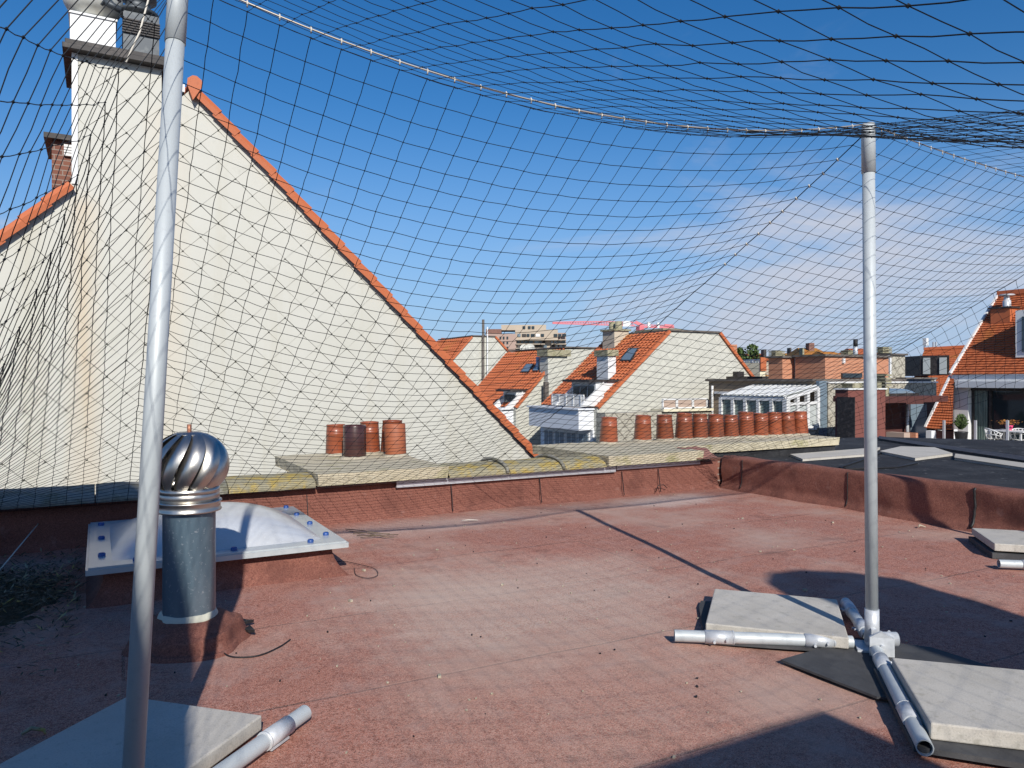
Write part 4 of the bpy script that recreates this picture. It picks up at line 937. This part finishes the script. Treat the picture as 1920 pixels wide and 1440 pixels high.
# ------------------------------------------------------------------ middle distance, right of centre
# rough slate wall below H3 with a glazed screen on it
lw = thing('rough_slate_wall', 'low wall of mottled diamond slates behind the row of pots', 'wall', (20, 26, -10))
a = onY(1135, 775, 27.5); b = onY(1334, 775, 27.5)
MB().box((a.x, 27.5, -10), (b.x, 28.2, a.z)).build('slate_face', 'slate_rough', lw)
MB().box((onY(1243, 775, 27.4).x, 27.35, a.z+.002), (b.x, 28.3, a.z+.12)).build('capping', 'cream', lw)
sc = thing('glazed_screen', 'terrace screen of three brown glass panes in white frames', 'screen', (22, 27.6, a.z))
zs, zt_ = a.z+.13, onY(1243, 749, 27.5).z
for q, (pa, pb) in enumerate(((1243, 1270), (1270, 1300), (1300, 1327))):
    A = onY(pa, 760, 27.55).x; B = onY(pb, 760, 27.55).x
    f = MB(); f.bar((A+.03, 27.6, zs), (A+.03, 27.6, zt_), .07); f.bar((B-.03, 27.6, zs), (B-.03, 27.6, zt_), .07); f.bar((A, 27.6, zt_), (B, 27.6, zt_), .07); f.bar((A, 27.6, zs+.03), (B, 27.6, zs+.03), .07)
    fo = f.build('frame', 'white', sc); MB().box((A+.08, 27.6, zs+.06), (B-.08, 27.63, zt_-.04)).build('pane', 'brick_rendered', fo)
# flat-roofed building B1
B1 = thing('flat_roof_house', 'flat roofed tan brick building carrying the white conservatory', 'building', (28, 24, -10))
x0 = 27.0; ya = 21.7; yb = onX(1329, 712, x0).y
MB().box((x0, ya, -10), (35.25, yb, 1.22)).build('wall', 'brick_tan', B1)
MB().box((x0-.15, ya+.1, 1.222), (35.3, yb+.1, 1.34)).build('roof_edge', 'flat_roof_edge', B1)
MB().box((x0-.12, ya+.5, .60), (x0-.002, yb-.5, .72)).build('gutter', 'grey_fascia', B1)
MB().tube([(x0-.1, yb-.35, 1.0), (x0-.1, yb-.35, .7), (x0-.1, yb-.35, -3)], .06, 8).build('downpipe', 'white', B1)
MB().box((x0-.05, ya-.16, -1.2), (x0+.45, ya-.002, 1.25)).build('corner_board', 'glass_blue', B1)
a = onY(1547, 714, ya-.2); b = onY(1756, 714, ya-.2)
MB().box((x0+.47, ya-.2, -10), (x0+8.25, ya-.002, 1.15)).build('slated_front', 'slate_rough', B1)
MB().box((x0+.4, ya-.26, 1.152), (x0+8.3, ya+.1, 1.221)).build('front_coping', 'white', B1)
m = MB(); c = onX(1365, 708, 30); m.box((30, c.y-1.3, 1.35), (32, c.y+1.3, 1.48)); m.box((30.5, c.y-.2, 1.48), (31, c.y+.3, 1.75)); m.build('roof_hatch', 'dark_trim', B1)
# conservatory
cs_ = thing('conservatory', 'white framed lean-to conservatory with green glass and a striped glass roof', 'conservatory', (26, 23, -1.5))
X0, Y0, Y1c = 25.0, 21.6, 25.3; ZG = .5; ZH = .95; ZS = -.75
m = MB(); m.bar((X0, Y0, ZG), (X0, Y1c, ZG), .14, .2); m.bar((X0, Y0, ZS), (X0, Y1c, ZS), .14, .16); m.bar((X0, Y0, ZS), (x0-.2, Y0, ZS), .14, .16)
for q in range(6): y = Y0+(Y1c-Y0)*q/5; m.bar((X0, y, ZS-.9), (X0, y, ZG), .16 if q else .22)
m.bar((X0, Y0, ZG), (x0-.05, Y0, ZH), .12, .14); m.bar((X0, Y0, ZG-.22), (x0-.05, Y0, ZG-.18), .1, .12)
for q in range(4): x = X0+(x0-.1-X0)*q/3; m.bar((x, Y0, ZS), (x, Y0, ZG+(ZH-ZG)*q/3), .16)
m.build('frame', 'white', cs_)
MB().box((X0+.02, Y0+.1, ZS), (X0+.05, Y1c, ZG-.06)).build('side_glass', 'glass_green', cs_)
MB().box((X0+.1, Y0+.02, ZS+.05), (x0-.1, Y0+.05, ZG-.22)).build('end_glass', 'blind', cs_)
for q in range(14):
    y = Y0+(Y1c-Y0)*q/14
    MB().bar((X0-.1, y+.13, ZG+.12), (x0, y+.13, ZH+.12), .12, .04).build('roof_panel', 'white' if q % 1 == 0 else 'glass_blue', cs_)
m = MB(); m.face([(X0-.1, Y0, ZG+.09), (X0-.1, Y1c, ZG+.09), (x0, Y1c, ZH+.09), (x0, Y0, ZH+.09)]); m.build('roof_glass', 'glass_green', cs_)
MB().box((X0-.05, Y0-.03, -2.2), (x0-.02, Y0+.1, ZS-.1)).build('base_wall', 'slate_rough', cs_)
# brick boxes standing on B1
def pbox(name, label, pxs, px0, px1, pyt, Yf, wm, zb_=1.34, capm='flat_roof_edge', sm_=None, cat='rooftop block'):
    a = onY(px0, pyt, Yf); b = onY(px1, pyt, Yf); yb_ = onX(pxs, pyt, a.x).y if pxs else Yf+2
    t = thing(name, label, cat, (a.x, Yf, zb_), 'brick blocks on the flat roof')
    MB().box((a.x, Yf, zb_), (b.x, yb_, a.z)).build('wall', wm, t); MB().box((a.x-.12, Yf-.12, a.z+.002), (b.x+.1, yb_+.1, a.z+.1)).build('roof_edge', capm, t)
    return t, a, b, yb_
pbox('brick_roof_block', 'smaller orange brick block on the flat roof, left of the larger one', 1441, 1467, 1490, 671, 26, 'brick_orange')
t, a, b, _ = pbox('brick_roof_block', 'larger orange brick block on the flat roof behind the right pole', 1491, 1547, 1666, 668, 24, 'brick_orange')
MB().box((a.x+1.2, 23.9, 2.1), (a.x+1.35, 23.998, 2.35)).build('vent_cover', 'white', t)
A = onY(1580, 703, 23.9); Bq = onY(1617, 711, 23.9); MB().box((A.x, 23.9, 1.4), (Bq.x, 23.998, 1.62)).build('low_opening', 'glass_dark', t)
t, a, b, _ = pbox('slated_roof_block', 'tall grey diamond slated block right of the brick block', None, 1670, 1697, 666, 25.5, 'slate_rough', 0)
MB().box((a.x-.12, 25.45, 0), (a.x-.002, 25.6, a.z)).build('corner_trim', 'white', t)
t, a, b, _ = pbox('slated_roof_block', 'low grey slated block beneath the black dormer', None, 1698, 1752, 711, 25.0, 'slate_rough', -1)
MB().box((b.x-.06, 24.95, -1), (b.x+.06, 24.998, a.z)).build('corner_trim', 'white', t)
# stone chimneys with slats on B1's edge
def louv(label, px0, px1, pyt, pyb, D, n=4, mt='stone_chim'):
    a = onD(px0, pyt, D); b = onD(px1, pyb, D); t = thing('louvred_chimney', label, 'chimney', (a.x, a.y, b.z), 'slatted stone chimneys')
    MB().box((a.x, a.y, b.z-.3), (b.x, a.y+.6, b.z+.1*(a.z-b.z))).build('base', mt, t)
    for q in range(n): z = b.z+(a.z-b.z)*(.15+.8*q/n); MB().box((a.x-.06, a.y-.06, z), (b.x+.06, a.y+.66, z+(a.z-b.z)*.5/n)).build('slab', mt, t)
    MB().box((a.x+.1, a.y+.1, b.z), (b.x-.1, a.y+.5, a.z-.05)).build('core', 'dark_trim', t)
louv('squat slatted stone chimney above the maroon stair box, left of the pole', 1598, 1621, 717, 730, 27)
louv('squat slatted stone chimney partly behind the right pole', 1644, 1652, 716, 730, 27)
louv('pale slatted chimney at the foot of the slated block', 1661, 1672, 698, 728, 28, 4)
louv('slatted chimney with stacked slabs on the skyline left of the brick blocks', 1454, 1480, 656, 669, 60, 4)
louv('wide slatted chimney on the skyline at the right of the pole', 1655, 1683, 649, 664, 60, 4)
louv('slatted chimney on the skyline just left of the pole', 1590, 1617, 655, 666, 62, 3)

# maroon stair box
sb = thing('stair_house', 'dark maroon box shaped stair house with a recessed grey door', 'rooftop shed', (23, 17.1, -1))
a = onY(1590, 731, 17.1); b = onY(1660, 731, 17.1); e = onY(1772, 742, 17.1); yb_ = onX(1566, 731, a.x).y; zb_ = -1.4
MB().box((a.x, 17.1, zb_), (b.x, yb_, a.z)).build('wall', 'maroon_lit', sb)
MB().box((a.x-.05, 17.05, a.z+.002), (b.x+.05, yb_+.05, a.z+.05)).build('edge_trim', 'white', sb)
MB().box((a.x-.03, yb_-.8, zb_), (a.x-.002, yb_-.1, a.z-.25)).build('side_door', 'dark_trim', sb)
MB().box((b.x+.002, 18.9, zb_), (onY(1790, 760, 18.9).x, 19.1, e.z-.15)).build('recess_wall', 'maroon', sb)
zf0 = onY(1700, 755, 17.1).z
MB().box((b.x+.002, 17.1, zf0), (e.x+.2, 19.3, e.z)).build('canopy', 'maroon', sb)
A = onY(1706, 758, 18.88); Bq = onY(1736, 758, 18.88); MB().box((A.x, 18.84, zb_), (Bq.x, 18.899, A.z)).build('door', 'glass_blue', sb)
A = onY(1701, 758, 18.7); MB().tube([(A.x, 18.7, zb_), (A.x, 18.7, A.z)], .07, 8).build('downpipe', 'galv', sb)
bd = thing('blue_rooflight', 'small dark blue flat dome rooflight on top of the maroon stair house', 'skylight', (onY(1692, 740, 17.8).x, 17.8, e.z))
A = onY(1664, 740, 17.8); Bq = onY(1719, 740, 17.8)
MB().box((A.x, 17.7, e.z+.004), (Bq.x, 18.7, e.z+.1)).build('frame', 'dark_trim', bd); MB().grid(lambda u, v: (A.x+.05+(Bq.x-A.x-.1)*u, 17.75+.9*v, e.z+.1+.18*(max(0, (1-abs(2*u-1)**3)*(1-abs(2*v-1)**3)))**.6), 12, 12).build('dome', 'glass_blue', bd)

# right-hand house R: white terrace front, orange mansard
XR = 30.4; yL = onX(1787, 712, XR).y; yR = 10.5; TZf = -1.25
RH = thing('terrace_house', 'house with steep orange tiled roof and white framed sliding glass door at the right edge', 'house', (XR, 15, -10))
zbt = onX(1850, 703, XR).z; zbb = onX(1850, 716, XR).z; zaw = onX(1850, 727, XR).z
MB().box((XR, yR, -10), (XR+9, yL, TZf)).build('base_wall', 'white_wall', RH)
MB().box((XR-.1, yR, zbb), (XR+.6, yL, zbt)).build('white_beam', 'white', RH)
MB().box((XR-.35, yR, zaw), (XR-.102, onX(1800, 712, XR).y, zbb+.02)).build('awning_box', 'grey_fascia', RH)
yD = onX(1815, 712, XR).y
MB().box((XR, yD, TZf), (XR+.6, yL, zbb-.002)).build('white_pier', 'white', RH)
fr_ = MB(); fr_.box((XR+.3, yR, TZf), (XR+.35, yD, zbb-.002)); fo = fr_.build('sliding_door', 'glass_dark', RH)
m = MB(); 
for px in (1816, 1826, 1858): y = onX(px, 760, XR+.28).y; m.box((XR+.22, y-.05, TZf+.05), (XR+.298, y+.05, zaw-.02))
m.box((XR+.2, yR, zaw-.12), (XR+.298, yD, zaw)); m.build('door_frame', 'dark_trim', fo)
ya_, yb_ = onX(1852, 760, XR+.27).y, onX(1822, 760, XR+.27).y; MB().grid(lambda u, v: (XR+.26+.02*math.sin(u*60), ya_+(yb_-ya_)*u, TZf+.05+(zaw-.15-TZf)*v), 60, 2).build('curtain', 'glass_green', fo)
# roof slope facing west
zr = 4.9; xr = XR+(zr-zbt)/math.tan(R(46))
m = MB(); tiles(m, (XR-.15, yR, zbt+.02), (XR-.15, yL, zbt+.02), (xr, yR, zr), (xr, yL, zr), 34, 30, wav=.004, h=.05); m.build('tiled_roof', 'tile_orange', RH, recalc=False)
MB().prism([(XR, yL-.3, zbt), (xr, yL-.3, zr-.1), (xr+4, yL-.3, zbt)], (0, .3, 0)).build('gable_wall', 'white_wall', RH)
MB().bar((XR-.2, yL, zbt+.05), (xr, yL, zr+.05), .08, .14).build('verge_trim', 'white', RH)
MB().bar((xr, yR, zr+.08), (xr, yL, zr+.08), .25, .2).build('ridge', 'tile_verge', RH)
nr_ = V((-(zr-zbt), 0, xr-XR)).normalized()
A = onP(1878, 600, V((XR, 0, zbt)), nr_); 
sk_ = MB().box((A.x-.25, A.y-.45, A.z-.5), (A.x+.9, A.y+.3, A.z+.45)).build('tiled_chimney', 'tile_orange', RH); MB().box((A.x-.32, A.y-.52, A.z+.452), (A.x+1.0, A.y+.37, A.z+.52)).build('cap', 'dark_trim', sk_)
MB().lathe([(.15, A.z+.52), (.15, A.z+.8), (.11, A.z+.82), (.11, A.z+1.0), (.3, A.z+1.02), (.26, A.z+1.06), (0, A.z+1.08)], (A.x+.2, A.y-.1, 0), 16).build('metal_cowl', 'galv', sk_)
A = onP(1912, 668, V((XR, 0, zbt)), nr_)
dm = MB().box((A.x-.3, yR, A.z-.05), (A.x+3, A.y, A.z+1.75)).build('dormer', 'white', RH); MB().box((A.x-.35, yR, A.z+.15), (A.x-.302, A.y-.25, A.z+1.5)).build('pane', 'glass_dark', dm)
# tiled strip running down beside the terrace
lo_ = onY(1735, 803, yL+.1); ys0 = onX(1786, 812, lo_.x).y
m = MB(); tiles(m, (lo_.x, ys0, lo_.z), (lo_.x, yL+.08, lo_.z), (XR-.02, yL-.06, zbt-.1), (XR-.02, yL+.08, zbt-.1), 20, 8, wav=.004, h=.05); m.build('lower_tiled_slope', 'tile_orange', RH, recalc=False)
m = MB(); m.face([(lo_.x+.05, ys0, -10), (XR-.03, yL-.06, -10), (XR-.03, yL-.06, zbt-.15), (lo_.x+.05, ys0, lo_.z-.06)]); m.face([(lo_.x+.05, ys0, -10), (lo_.x+.05, yL+.06, -10), (lo_.x+.05, yL+.06, lo_.z-.06), (lo_.x+.05, ys0, lo_.z-.06)])
m.face([(XR-.03, yL+.06, -10), (lo_.x+.05, yL+.06, -10), (lo_.x+.05, yL+.06, lo_.z-.06), (XR-.03, yL+.06, zbt-.15)]); m.build('slope_wall', 'maroon', RH, recalc=False)  # shade under the slope is painted in with the dark maroon
MB().bar((lo_.x, yL+.1, lo_.z+.03), (XR-.02, yL+.1, zbt-.05), .08, .12).build('verge_trim', 'white', RH)
# orange roof with black dormer behind
OR_ = thing('orange_roof_house', 'orange tiled house with a black dormer and two white windows, right of the pole', 'house', (33, 24, -10))
e_ = [onD(1700, 745, 47), onD(1806, 745, 45), onD(1826, 652, 49.5), onD(1733, 657, 51.5)]
m = MB(); tiles(m, e_[0], e_[1], e_[3], e_[2], 24, 18, wav=.004, h=.045); m.build('tiled_roof', 'tile_orange', OR_, recalc=False)
MB().prism([e_[0]-V((0, 0, .1)), e_[1]-V((0, 0, .1)), V((e_[1].x, e_[1].y, -10)), V((e_[0].x, e_[0].y, -10))], V((2, 2, 0))).build('wall', 'white_wall', OR_)
MB().bar(e_[3]+V((0, 0, .1)), e_[2]+V((0, 0, .1)), .25, .2).build('ridge', 'tile_verge', OR_)
fa, fb = onD(1725, 705, 47.0), onD(1780, 703, 45.8); ft = onD(1725, 667, 47.0).z; dv = V((1.0, 1.6, 0))
dmr = MB().prism([fa, fb, V((fb.x, fb.y, ft)), V((fa.x, fa.y, ft))], dv*2.4).build('dormer', 'dark_trim', OR_)
u_ = (fb-fa); u_.z = 0; nrm = V((u_.y, -u_.x, 0)).normalized()*-1
if nrm.dot(V((math.sin(YAW), math.cos(YAW), 0))) > 0: nrm = -nrm
for s in (.12, .68):
    p = fa+u_*s+nrm*.03; q = p+u_*.24; MB().prism([V((p.x, p.y, fa.z+.12)), V((q.x, q.y, fa.z+.12)), V((q.x, q.y, ft-.14)), V((p.x, p.y, ft-.14))], nrm*.05).build('window', 'blind', dmr)
mm = thing('phone_mast', 'white phone aerial panel and pipes above the orange roof', 'antenna', onD(1733, 656, 52))
MB().bar(onD(1733, 656, 52), onD(1734, 648, 52), .1).build('post', 'galv', mm); MB().bar(onD(1735.5, 648, 52), onD(1735.5, 634, 52), .26).build('panel', 'white', mm)
for px in (1750, 1755): MB().bar(onD(px, 655, 53), onD(px, 641, 53), .1).build('pipe', 'galv', mm)

# terrace in front of R
tr_ = MB().box((24.6, 8, TZf-.2), (XR-.01, yL-.05, TZf)).build('terrace_floor', 'terrace'); tag(tr_, 'pale paved terrace in front of the sliding glass door', 'terrace')
tb_ = MB().box((24.6, 8, -10), (XR-.01, yL-.05, TZf-.21)).build('terrace_substructure', 'white_wall', tr_)
bl = thing('glass_balustrade', 'clear glass balustrade with steel posts along the terrace', 'balustrade', (26.6, 14, TZf))
XB = 26.9
for px in (1770, 1829, 1889):
    p = onX(px, 800, XB); MB().bar((XB, p.y, TZf-.3), (XB, p.y, onX(px, 788, XB).z), .07).build('post', 'alu', bl)
lwl = MB(); A = onY(1737, 812, yL-.1); Bq = onY(1786, 812, yL-.1); lwl.box((A.x, yL-.3, TZf), (Bq.x, yL-.08, A.z+.1)); tag(lwl.build('low_white_wall', 'white_wall'), 'short white wall under the lit corner of orange tiles', 'wall')
bk = MB(); A = onD(1695, 812, 27); Bq = onD(1716, 812, 27); bk.box((A.x, A.y, -1.6), (Bq.x, A.y+.7, A.z)); tag(bk.build('rendered_block', 'brick_rendered'), 'grey cement rendered block in front of the maroon stair house', 'block')
bk = MB(); A = onD(1717, 812, 27); Bq = onD(1725, 812, 27); bk.box((A.x, A.y, -1.6), (Bq.x, A.y+.5, A.z)); tag(bk.build('brick_pier', 'brick_orange'), 'small orange brick pier beside the grey rendered block', 'pier')
pt = onX(1802, 836, 28.6); pp = thing('potted_shrub', 'bushy green shrub in a tall black pot by the white pier', 'plant', (pt.x, pt.y, TZf))
MB().lathe([(.15, TZf), (.23, TZf+.55), (.24, TZf+.58), (.2, TZf+.58), (.19, TZf+.45)], (pt.x, pt.y, 0), 20).build('pot', 'black_pot', pp)
m = MB(); rg = random.Random(9)
for k in range(420):
    a_ = rg.random()*6.28; el = rg.uniform(.5, 1.5); L = rg.uniform(.06, .14); o_ = V((pt.x, pt.y, TZf+.62)); d_ = V((math.cos(a_)*math.cos(el), math.sin(a_)*math.cos(el), math.sin(el))); p = o_+V((d_.x*.55, d_.y*.55, d_.z*1.25))*rg.uniform(.05, .45)
    s_ = d_.cross(V((rg.random(), rg.random(), 0))).normalized()*.025; m.face([p, p+d_*L*.5+s_, p+d_*L, p+d_*L*.5-s_])
m.build('foliage', 'leaf', pp, recalc=False)
def wire_chair(label, c, rz):
    t = thing('garden_chair', label, 'chair', (c[0], c[1], TZf), 'white garden chairs on the terrace'); o_ = V((c[0], c[1], TZf)); rt = Matrix.Rotation(rz, 3, 'Z')
    def L(x, y, z): return o_+rt@V((x, y, z))
    for (x, y) in ((-.24, -.24), (.24, -.24), (-.24, .24), (.24, .24)): MB().tube([L(x*1.15, y*1.15, 0), L(x*.75, y*.75, .45)], .022, 6).build('leg', 'white', t)
    MB().grid(lambda u, v: L(-.24+.48*u, -.24+.46*v, .45+.02*math.cos(u*6)), 6, 6).build('seat', 'white', t)
    m = MB()
    for k in range(13):
        a = R(-15+k*17.5); b = R(-15+((k*5) % 13)*17.5); b = a+R(22 if k % 2 else -18)
        m.tube([L(.27*math.cos(a), .05+.24*math.sin(a), .45), L(.32*math.cos(b), .07+.29*math.sin(b), .66+.16*max(0, math.sin(b)))], .014, 5)
    m.tube([L(.32*math.cos(R(a)), .07+.29*math.sin(R(a)), .66+.16*max(0, math.sin(R(a)))) for a in range(-15, 200, 12)], .018, 6)
    m.tube([L(.30*math.cos(R(a)), .06+.27*math.sin(R(a)), .56+.07*max(0, math.sin(R(a)))) for a in range(-15, 200, 12)], .012, 5)
    m.build('openwork_back', 'white', t)
c1 = onX(1868, 832, 28.0); wire_chair('white openwork garden chair left of the terrace table', (c1.x, c1.y), R(60))
c2 = onX(1912, 838, 28.3); wire_chair('white openwork garden chair at the right edge, right of the table', (c2.x, c2.y), R(-60))
tc_ = onX(1892, 800, 28.4); tt = thing('garden_table', 'white terrace table between the two garden chairs', 'table', (tc_.x, tc_.y, TZf))
MB().box((tc_.x-.5, tc_.y-.7, TZf+.72), (tc_.x+.5, tc_.y+.5, TZf+.75)).build('tabletop', 'white', tt)
for x in (-.42, .42):
    for y in (-.6, .4): MB().bar((tc_.x+x, tc_.y+y, TZf), (tc_.x+x, tc_.y+y, TZf+.72), .05).build('leg', 'white', tt)
fp = thing('flower_pot', 'pink flower pot with dry plant on the terrace table', 'plant pot', (tc_.x, tc_.y, TZf+.75))
MB().lathe([(.08, TZf+.75), (.13, TZf+.93), (.11, TZf+.93), (.1, TZf+.9)], (tc_.x, tc_.y, 0), 16).build('pot', 'pink_pot', fp)
m = MB()
for k in range(140):
    a_ = rg.random()*6.28; p = V((tc_.x+rg.gauss(0, .16), tc_.y+rg.gauss(0, .16), TZf+.95+rg.random()*.15)); d_ = V((math.cos(a_), math.sin(a_), .4))*.09; s_ = V((-d_.y, d_.x, 0))*.3; m.face([p, p+d_*.5+s_, p+d_, p+d_*.5-s_])
m.build('dry_plant', 'tile_lichen', fp, recalc=False)

# distant roofs on the skyline
def far_house(label, px0, px1, pyt, pye, D, rm='tile_orange', wm='tan_wall', pitch_px=None):
    a = onD(px0, pye, D); b = onD(px1, pye, D); zt_ = onD((px0+px1)/2, pyt, D).z; f_ = V((math.sin(YAW), math.cos(YAW), 0))
    t = thing('distant_house', label, 'house', (a.x, a.y, -10), 'distant houses on the skyline')
    MB().prism([V((a.x, a.y, -10)), V((b.x, b.y, -10)), b, a], f_*7).build('wall', wm, t)
    r0 = a.lerp(b, .18)+f_*3.5; r1 = a.lerp(b, .86)+f_*3.5; r0.z = r1.z = zt_; c = a+f_*7; d_ = b+f_*7
    m = MB(); e = f_*-.3; tiles(m, a+e, b+e, r0, r1, 8, 10, wav=.02); m.face([a, r0, c]); m.face([b, d_, r1]); m.face([c, r0, r1, d_]); m.build('tiled_roof', rm, t, recalc=False)
    return t, zt_, r0, r1
def far_stack(t, px0, px1, pyt, D, mt='brick_brown', z0=None):
    a = onD(px0, pyt, D); b = onD(px1, pyt, D); MB().prism([V((a.x, a.y, a.z-3)), V((b.x, b.y, b.z-3)), b, a], V((math.sin(YAW), math.cos(YAW), 0))*1.0).build('chimney', mt, t)
t, *_ = far_house('distant orange roof just right of the green tree', 1408, 1450, 661, 676, 85); far_stack(t, 1432, 1437, 655, 86, 'dark_trim')
t, *_ = far_house('distant brown tiled roof with a square chimney left of the pole', 1508, 1560, 650, 668, 82, 'tile_lichen'); far_stack(t, 1517, 1527, 643, 84, 'brick_brown'); far_stack(t, 1505, 1508, 652, 80, 'stone_chim')
t, *_ = far_house('distant low brown roof directly left of the pole', 1552, 1590, 657, 668, 78, 'tile_lichen')
t, *_ = far_house('distant red roof behind the right pole', 1608, 1660, 651, 668, 76); 
t, *_ = far_house('distant pale house on the skyline between the slatted chimney and brown roof', 1478, 1508, 661, 669, 95, 'tile_lichen', 'white_wall'); far_stack(t, 1481, 1484, 652, 95, 'dark_trim')
t, *_ = far_house('distant roof with a cream wall directly right of the largest gable', 1372, 1440, 690, 705, 62, 'tile_lichen', 'cream'); far_stack(t, 1366, 1382, 646, 60, 'brick_orange')
bf = thing('black_flue', 'black metal flue pipe standing on the skyline just left of the pole', 'flue', onD(1604, 668, 60)); MB().tube([onD(1604, 670, 60), onD(1604, 650, 60)], .18, 10).build('lower_pipe', 'galv', bf); MB().tube([onD(1604, 651, 60), onD(1604, 636, 60)], .17, 10).build('pipe', 'tar', bf)
rl = thing('white_railing', 'white balcony railing beside the largest gable on the right', 'railing', onD(1400, 697, 55)); railing(rl, onD(1394, 697, 55), onD(1427, 697, 52), .85, 12)
ob = thing('orange_hung_wall', 'small orange tile hung wall right of the white railing', 'wall', onD(1434, 690, 50)); a = onD(1425, 680, 50); b = onD(1441, 680, 50); MB().box((a.x, a.y, -10), (b.x, a.y+2, a.z)).build('wall', 'cream', ob); MB().box((a.x-.02, a.y-.1, a.z-.55), (b.x, a.y-.01, a.z+.35)).build('tile_band', 'tile_orange', ob)

# ------------------------------------------------------------------ unseen roof house and round block behind the camera, shaped to cast shade
ph = thing('roof_house', 'unseen white rendered roof house behind the photographer, shaped to throw shadow on the roof', 'building', (-1, -3, 0))
sd = V((math.sin(R(SUN_AZ)), math.cos(R(SUN_AZ)), 0)); te = math.tan(R(SUN_EL))
def caster(sx, sy, y):   # place so that the top corner's shadow falls at (sx, sy)
    L = (sy-y)/sd.y; return sx-sd.x*L, L*te
x_, h_ = caster(2.50, 1.98, -2.3)
MB().box((-5, -6.5, .002), (x_, -2.3, h_)).build('wall', 'white_wall', ph)
pts = [(-5, h_+.002), (-.9, h_+.002)]+[caster(a, b, -2.6) for a, b in ((.27, 2.45), (.33, 3.1), (.50, 4.5), (.64, 5.9), (.56, 6.9), (.42, 7.6), (.38, 8.2))]
pts.append((-5, pts[-1][1]))
MB().prism([(a, -2.6, b) for a, b in pts], (-.97, -3.8, 0)).build('upper_shade_mass', 'white_wall', ph)  # added mass, its outline traced back from the wanted shade edge
m = MB(); pts = [caster(a, b, -2.6) for a, b in ((3.46, .8), (3.5, 1.6), (3.5, 2.46), (3.58, 3.0), (3.74, 3.4), (3.95, 3.56), (4.2, 3.52), (4.45, 3.3), (4.6, 3.02), (4.52, 2.5), (4.38, 1.8), (4.35, .8))]
pts = [(pts[0][0], .01)]+pts+[(pts[-1][0], .01)]; pts = [(a, -2.6, b) for a, b in pts]
m.prism(pts, (-.07, -.3, 0)); tag(m.build('round_topped_caster', 'brick_brown'), 'unseen round topped block added behind the photographer to cast a rounded shadow', 'chimney')  # added shadow caster, outline traced back from the rounded shadow
